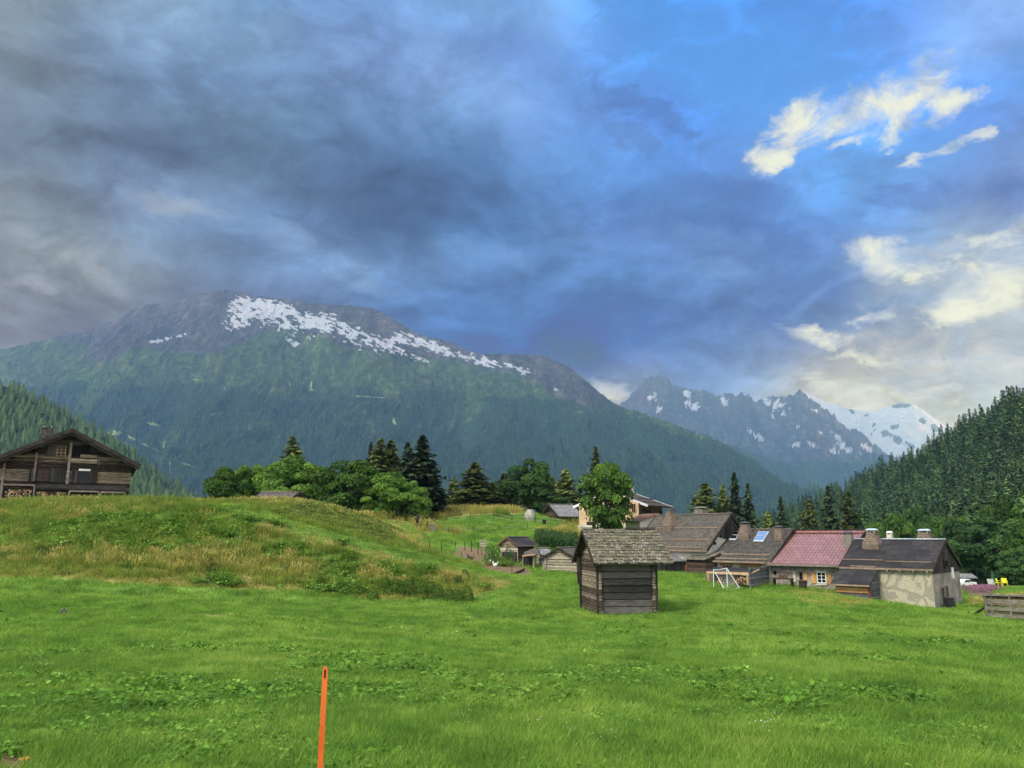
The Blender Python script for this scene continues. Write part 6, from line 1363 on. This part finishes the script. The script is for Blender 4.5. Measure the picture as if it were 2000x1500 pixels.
m = MB(); a, b = P(1001, 1123, 58), P(1024, 1113, 61); m.beam(a+Vector((0, 0, .03)), b+Vector((0, 0, .03)), .1, .16); o = m.build('board', 'dark_wood'); tag(o, 'dark kickboard along the right edge of the hen yard', 'board')
# cage of stones and brushwood by the hen yard
q = foot(937, 1072, 69); e = empty('crate_stack', tuple(q), 0, 'pale wooden crate stack at the upper corner of the hen yard', 'crate'); m = MB()
for i in range(4): m.box((0, 0, i*.2), (.62, .5, i*.2+.14), jit=.02)
m.build('slats', 'pale_logs', e)
# hens
def hen(label, px, py, d, s, mats, face):
    q = foot(px, py, d); e = empty('hen', tuple(q), face, label, 'hen', 'poultry in the hen yard'); e.scale = (s, s, s); bm = bmesh.new()
    bmesh.ops.create_uvsphere(bm, u_segments=14, v_segments=10, radius=1)
    for v in bm.verts:
        x, y, z = v.co; tail = max(0, -x); head = max(0, x)
        v.co = (x*.17-(tail**3)*.06, y*.10*(1-.35*tail), .24+z*.12+(tail**2)*.10+(head**3)*.05)
    me = bpy.data.meshes.new('body'); bm.to_mesh(me); bm.free(); me.materials.append(M[mats[0]]); o = bpy.data.objects.new('body', me); C.objects.link(o); o.parent = e
    m = MB(); m.tube([(.10, 0, .28), (.16, 0, .38), (.17, 0, .46), (.18, 0, .50)], [.07, .045, .04, .02], 8); m.tube([(.18, 0, .47), (.25, 0, .455)], [.018, .003], 5); m.build('neck', mats[1], e, True)
    m = MB(); m.beam((.15, 0, .51), (.21, 0, .52), .01, .04); m.tube([(.19, 0, .44), (.195, 0, .40)], [.012, .008], 5); m.build('comb', 'red_wood', e)
    m = MB()
    for sy in (-.04, .04): m.tube([(.01, sy, .15), (.02, sy, .01)], .011, 5); m.tube([(.0, sy, .01), (.07, sy, .005)], .008, 4)
    m.build('legs', 'yellow_wood', e); m = MB()
    for i in range(5): m.beam((-.14, (i-2)*.015, .32), (-.25, (i-2)*.03, .44+.02*(2-abs(i-2))), .02, .05)
    m.build('tail', mats[0], e)
hen('white hen standing in the hen yard near the front fence', 967, 1111, 61, 1.15, ('white_paint', 'white_paint'), 2.6)
hen('white and brown hen behind the white one in the hen yard', 957, 1104, 63, .9, ('white_stucco', 'white_paint'), 1.2)
hen('big dark bird with pale back at the left of the hen yard', 920, 1098, 64, 1.35, ('black_plastic', 'weathered_wood'), 5.9)
# shrubs at the foot of the bank
def shrub(label, px, py, wpx, hpx, n, seed, dark=False):
    q = on_ground(px, py+hpx*.30); k = q.y/F; w, h = wpx*k, hpx*k*1.15; g = np.random.default_rng(seed); cs = []
    m_ = max(5, int(w/.45)); cs = np.stack([np.linspace(-w/2+.2, w/2-.2, m_)+g.normal(size=m_)*.1, g.normal(size=m_)*.30, np.full(m_, .0)], 1)
    rs = np.stack([np.full(m_, max(.30, w/m_*.75)), np.full(m_, .6), h*(.8+.35*g.random(m_))], 1)
    i = g.integers(0, m_, n); d = g.normal(size=(n, 3)); d /= np.linalg.norm(d, axis=1)[:, None]; d[:, 2] = np.abs(d[:, 2]); p = cs[i]+d*rs[i]*(.82+.25*g.random(n))[:, None]
    gz = G(p[:, 0]+q.x, p[:, 1]+q.y)-q.z; p[:, 2] += gz-.03
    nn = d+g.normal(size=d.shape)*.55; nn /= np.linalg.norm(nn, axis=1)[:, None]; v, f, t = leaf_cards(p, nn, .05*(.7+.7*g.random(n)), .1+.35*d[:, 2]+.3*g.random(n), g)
    e = empty('shrub', tuple(q), 0, label, 'shrub', 'low shrubs at the foot of the bank'); mesh_obj('foliage', v, f, M['dark_leaves' if dark else 'shrub_leaves'], e, attrs={'tone': t})
    m = MB()
    for c in cs[::2]: m.tube([(c[0], c[1], -.05), (c[0]+.05, c[1], h*.6)], [.012, .005], 4)
    m.build('stems', 'bark', e)
shrub('widest clipped looking shrub mat at the foot of the bank', 830, 1160, 172, 22, 6500, 1); shrub('shorter rounded shrub mat left of the widest one', 692, 1157, 72, 18, 3000, 2)
shrub('small dark shrub above the right end of the widest one', 890, 1137, 48, 14, 1500, 3, True); shrub('tiny round shrub alone on the mown patch of the bank', 415, 1109, 34, 12, 1100, 4, True)
shrub('dark low shrub on the left of the bank below the leafy weeds', 94, 1078, 50, 13, 1500, 5, True); shrub('dark shrub cut by the left picture edge', 3, 1088, 20, 10, 700, 6, True)
# corn and garden rows, reeds
def rows_of(name, key, quad, nx, ny, s, seed, base_d):
    g = np.random.default_rng(seed); P_ = []
    for j in range(ny):
        for i in range(nx):
            u, v = (i+g.random()*.8)/nx, (j+.3*g.random())/ny; px = (quad[0]*(1-u)+quad[1]*u); d = base_d[0]*(1-v)+base_d[1]*v; x = U_of(px, 1050)*d; P_.append((x, d, g1(x, d)))
    P_ = np.array(P_); n = len(P_); rot = np.zeros((n, 3)); rot[:, 2] = g.random(n)*6.28; sc = np.stack([np.full(n, s[0]), np.full(n, s[0]), np.full(n, s[1])*(.8+.4*g.random(n))], 1)
    return scatter(name, P_, rot, sc, g.integers(0, len(key), n), [PR[k] for k in key])
def corn_proto(key, seed):
    g = np.random.default_rng(seed); v, f, tn = [], [], []
    for k in range(16):
        a = g.random()*6.28; z = .1+.8*k/16; L = .35*(1.1-z*.5); ca, sa = math.cos(a), math.sin(a); o = len(v)
        v += [(0, 0, z), (ca*L*.4-sa*.03, sa*L*.4+ca*.03, z+.14), (ca*L*.4+sa*.03, sa*L*.4-ca*.03, z+.14), (ca*L, sa*L, z+.02)]; f += [(o, o+1, o+2), (o+1, o+3, o+2)]; tn += [.2, .5, .5, .8]
    proto(key, mesh_obj(key, v, f, M['dark_leaves'], attrs={'tone': tn}))
for i in range(2): corn_proto(f'corn{i}', 900+i)
rows_of('corn', ['corn0', 'corn1'], (1046, 1128), 34, 12, (1.3, 1.15), 31, (74, 80)); rows_of('reeds', ['tall0', 'tall1'], (966, 992), 10, 3, (1.6, 2.4), 32, (95, 97))
rows_of('garden_plants', ['bigweed0', 'bigweed1', 'weed0'], (850, 960), 34, 5, (.8, .7), 33, (84, 92)); rows_of('yard_plants', ['tall1', 'bigweed1', 'corn0', 'bigweed2'], (948, 1003), 14, 7, (1.1, 1.25), 34, (64, 69))
# clutter in front of the red roofed house
q = P(1530, 1141, 57.6); e = empty('garden_bench', tuple(q), R(-41), 'dark garden bench heaped with tools against the red roofed house wall', 'bench'); m = MB(); m.box((-.75, -.25, .36), (.75, .2, .44), jit=.02); m.build('seat', 'dark_wood', e)
for x in (-.65, .65): m = MB(); m.box((x-.05, -.2, -.2), (x+.05, .15, .36)); m.build('leg', 'dark_wood', e)
m = MB(); m.tube([(-.1, 0, .45), (.25, 0, .8), (.45, .1, .95)], .03, 5); m.box((-.3, -.15, .44), (.3, .1, .62), jit=.06); m.tube([(.2, 0, .5), (-.1, .1, 1.0)], .025, 5); m.build('tools', 'rust_metal', e)
q = P(1568, 1144, 56.2); e = empty('planter', tuple(q), R(-41), 'small dark planter box below the small window of the red roofed house', 'planter'); m = MB(); m.box((-.22, -.16, -.1), (.22, .16, .32)); m.build('box', 'dark_wood', e); m = MB(); m.box((-.26, -.2, .32), (.26, .2, .37)); m.build('rim', 'brown_planks', e)
q = P(1857, 1190, 52.2); e = empty('barrel', tuple(q), 0, 'dark square water butt beside the doors of the plastered house gable', 'barrel'); m = MB(); m.tube([(0, 0, -.2), (0, 0, .3), (0, 0, .72)], [.26, .30, .27], 14); m.build('body', 'black_plastic', e); m = MB(); m.tube([(0, 0, .72), (0, 0, .76)], [.30, .29], 14); m.build('lid', 'dark_metal', e)
# right edge: plank stack fence, logs, trough
def frame_fence():
    o = P(1926, 1208, 42.5); e = empty('log_fence', tuple(o), 0, 'weathered plank fence with firewood at its foot at the right picture edge', 'fence'); b = P(2040, 1216, 39.0); ax = (b-o); Lf = ax.length; ax.normalize(); H = 40/F*42.0
    for i in range(6): m = MB(); z = .16+H*(i+.1)/6; m.beam(Vector((0, 0, z)), ax*Lf+Vector((0, 0, z-random.uniform(-.02, .02))), .06, H/6-.03); m.build('plank', 'shed_logs' if i % 2 else 'weathered_wood', e)
    for t, w in ((.02, .12), (.12, .07), (.46, .14), (.80, .12)): m = MB(); m.beam(ax*Lf*t+Vector((0, -.08, -.3)), ax*Lf*t+Vector((.0, -.08, H+.05)), w, .08, (0, 1, 0)); m.build('post', 'weathered_wood', e)
    m = MB(); m.beam(ax*-.6+Vector((0, -.02, H+.10)), ax*Lf+Vector((0, -.02, H+.12)), .20, .09); m.build('top_rail', 'weathered_wood', e)
    m = MB(); log_pile(m, o+Vector((.25, -.35, -.18)), Vector((ax.x, ax.y, 0)).normalized(), 1.9, .38, .05, .10, .3, 44); p = m.build('firewood_stack', PILE); tag(p, 'split firewood heaped at the foot of the weathered plank fence, right edge', 'firewood')
frame_fence()
def lying_log(label, pts, r, mt='log_bark'):
    a = P(*pts[0]); m = MB(); m.tube([P(*p)-a for p in pts], [r, r*.92, r*.8][:len(pts)], 9); o = m.build('log', mt); o.location = a; return tag(o, label, 'log')
lying_log('long pale log lying in the grass below the plastered gable', [(1842, 1196, 47.5), (1868, 1199, 46.5), (1894, 1201, 45.5)], .11, 'weathered_wood')
lying_log('dark pole leaning from the grass up to the plank fence', [(1898, 1202, 45.2), (1912, 1194, 44.3), (1928, 1183, 43.0)], .07)
m = MB(); a = P(1893, 1202, 45.4); m.beam((0, 0, -.3), (0, 0, .22), .08, .08, (0, 1, 0)); o = m.build('stake', 'dark_wood'); o.location = a; tag(o, 'short dark stake at the end of the pale lying log', 'stake')
m = MB(); a = P(1920, 1172, 60); m.box((0, 0, -.1), (.45, .3, .14), jit=.02); o = m.build('box', 'yellow_wood'); o.location = a; tag(o, 'pale wooden box in the grass beyond the plank fence', 'box')
# beyond: white pickup, shelter, chairs, parasol, flowers
q = P(1885, 1148, 96); e = empty('pickup_truck', tuple(q), R(-158), 'white pickup truck parked beyond the plastered house gable', 'truck'); e.scale = (.62, .62, .62)
def prism(m, prof, y0, y1): n = len(prof); m.add([(x, y0, z) for x, z in prof]+[(x, y1, z) for x, z in prof], [tuple(range(n))[::-1], tuple(range(n, 2*n))]+[(i, (i+1) % n, n+(i+1) % n, n+i) for i in range(n)])
m = MB(); prism(m, [(-2.3, .45), (2.3, .45), (2.3, .95), (1.35, 1.08), (.75, 1.62), (-.55, 1.66), (-.75, 1.05), (-2.3, 1.05)], -.85, .85); m.build('body', 'white_paint', e, bevel=.06)
m = MB(); prism(m, [(.15, 1.10), (1.05, 1.12), (.68, 1.55), (.15, 1.56)], -.865, .865); prism(m, [(-.5, 1.10), (.05, 1.10), (.05, 1.56), (-.45, 1.57)], -.866, .866); m.build('window', 'dark_glass', e)
for x in (-1.5, 1.5):
    for y in (-.80, .80): m = MB(); m.tube([(x, y-.1, .36), (x, y+.1, .36)], .36, 16); w = m.build('wheel', 'black_plastic', e); m = MB(); m.tube([(x, y-.11, .36), (x, y+.11, .36)], .18, 10); m.build('rim', 'cap_metal', w)
for y in (-.6, .6): m = MB(); m.box((2.29, y-.15, .75), (2.33, y+.15, .9)); m.build('headlight', 'cap_metal', e)
m = MB(); m.box((2.28, -.8, .42), (2.38, .8, .58)); m.build('bumper', 'dark_metal', e)
q = P(1873, 1150, 112); Sh = House('shelter', 'low shelter with flat grey roof behind the white pickup', 'shed', q.x-1, 112, q.z, 5, 3.2, 2.5, 1.55, 2.05, .3, .3, .3); Sh.walls(['dark_planks', 'dark_planks']); Sh.roof('slate_roof', eavew=None)
def chair(label, px, py, d, mt, rz, s=1.0, group=None):
    q = P(px, py, d); e = empty('garden_chair', tuple(q), rz, label, 'chair', group); e.scale = (s, s, s)
    m = MB(); m.box((-.25, -.25, .38), (.25, .25, .43)); m.build('seat', mt, e); m = MB(); m.add([(-.25, .22, .43), (.25, .22, .43), (.3, .34, .92), (-.3, .34, .92), (-.25, .25, .43), (.25, .25, .43), (.3, .38, .92), (-.3, .38, .92)], [(0, 1, 2, 3), (7, 6, 5, 4), (0, 3, 7, 4), (1, 5, 6, 2), (3, 2, 6, 7), (0, 4, 5, 1)]); m.build('backrest', mt, e)
    for x in (-.24, .24):
        for y in (-.24, .24): m = MB(); m.beam((x*1.15, y*1.15, -.05), (x, y, .38), .05, .05, (0, 1, 0)); m.build('leg', mt, e)
        m = MB(); m.beam((x*1.1, -.25, .64), (x*1.1, .28, .66), .05, .03); m.beam((x*1.1, -.22, .43), (x*1.1, -.22, .64), .05, .04, (0, 1, 0)); m.build('armrest', mt, e)
chair('yellow garden chair, the nearer to the white one', 1950, 1145, 96, 'yellow_plastic', .3); chair('yellow garden chair, rightmost of the chairs under the trees', 1963, 1145, 95, 'yellow_plastic', -.4); chair('white garden chair with tall back left of the yellow chairs', 1937, 1148, 92, 'white_paint', 2.4, 1.1)
q = P(1941, 1146, 94); e = empty('parasol', tuple(q), 0, 'folded dark green parasol behind the white garden chair', 'parasol'); m = MB(); m.tube([(0, 0, -.2), (0, 0, 1.9)], .03, 6); m.build('pole', 'white_paint', e); m = MB(); m.tube([(0, 0, .55), (.02, 0, .7), (0, 0, 1.3), (0, 0, 1.95)], [.30, .28, .15, .02], 9); m.build('canopy', 'green_cloth', e, True)
q = P(1923, 1145, 93); m = MB(); m.tube([(0, 0, 0), (0, 0, .55), (.02, 0, 1.1)], [.20, .22, .16], 10); o = m.build('trunk_wrap', 'white_paint'); o.location = (q.x, 129, P(1923, 1142, 129).z); tag(o, 'white wrapping round the foot of the pale trunked tree', 'wrapping')
g = np.random.default_rng(77); n = 900; px = 1915+g.normal(size=n)*15; d = 82+g.normal(size=n)*6; x = U_of(px, 1150)*d; z = G(x, d)
def flower_proto(key):
    gg = np.random.default_rng(5); p = np.stack([gg.normal(size=60)*.05, gg.normal(size=60)*.05, gg.uniform(.45, 1.1, 60)], 1); v, f, t = leaf_cards(p, gg.normal(size=(60, 3))/2+.1, .05, gg.random(60), gg); proto(key, mesh_obj(key, v, f, M['pink_petals'], attrs={'tone': t}))
flower_proto('fireweed'); r_ = np.zeros((n, 3)); r_[:, 2] = g.random(n)*6.28; scatter('pink_flowers', np.stack([x, d, z], 1), r_, np.ones((n, 3))*np.array([1.2, 1.2, .42])*g.uniform(.8, 1.2, (n, 1)), np.zeros(n), [PR['fireweed']])
n = 1500; px = g.uniform(1890, 2060, n); d = g.uniform(52, 66, n); x = U_of(px, 1165)*d; z = G(x, d); r_ = np.zeros((n, 3)); r_[:, 2] = g.random(n)*6.28
scatter('tall_grass', np.stack([x, d, z], 1), r_, np.ones((n, 3))*np.array([1.4, 1.4, .8])*g.uniform(.7, 1.2, (n, 1)), g.integers(0, 4, n), [PR['tall0'], PR['tall1'], PR['dry0'], PR['bigweed0']])
# orange flower and bare earth in the near left corner
q = on_ground(47, 1497, 3.0, 20); e = empty('orange_flower', tuple(q), 0, 'orange flower on dark earth in the bottom left corner', 'flower'); m = MB()
for i in range(8): a = i*.785; m.add([(0, 0, .05), (math.cos(a-.3)*.03, math.sin(a-.3)*.03, .06), (math.cos(a)*.05, math.sin(a)*.05, .05), (math.cos(a+.3)*.03, math.sin(a+.3)*.03, .06)], [(0, 1, 2, 3)])
m.build('petals', 'orange_flower', e); m = MB(); m.tube([(0, 0, -.02), (0, 0, .05)], .004, 5); m.build('stem', 'weed_leaves', e)
grass_everywhere()
# ------------------------------------------------------------------ haze
def build_haze():
    m = bpy.data.materials.new('haze_air'); m.use_nodes = True; g = NT(m.node_tree)
    v = g.n('ShaderNodeVolumePrincipled', ins={'Color': (.25, .53, .86, 1), 'Density': HAZE, 'Anisotropy': 0.0})
    out = g.n('ShaderNodeOutputMaterial'); g.t.links.new(v.outputs[0], out.inputs['Volume'])
    x0, x1, y0, y1, z0, z1 = -9000, 13500, -3000, HAZE_END, -82, HAZE_TOP
    vs = [(x, y, z) for z in (z0, z1) for y in (y0, y1) for x in (x0, x1)]
    fs = [(0, 2, 3, 1), (4, 5, 7, 6), (0, 1, 5, 4), (2, 6, 7, 3), (0, 4, 6, 2), (1, 3, 7, 5)]
    o = mesh_obj('haze', vs, fs, m); tag(o, kind='stuff')
build_haze()
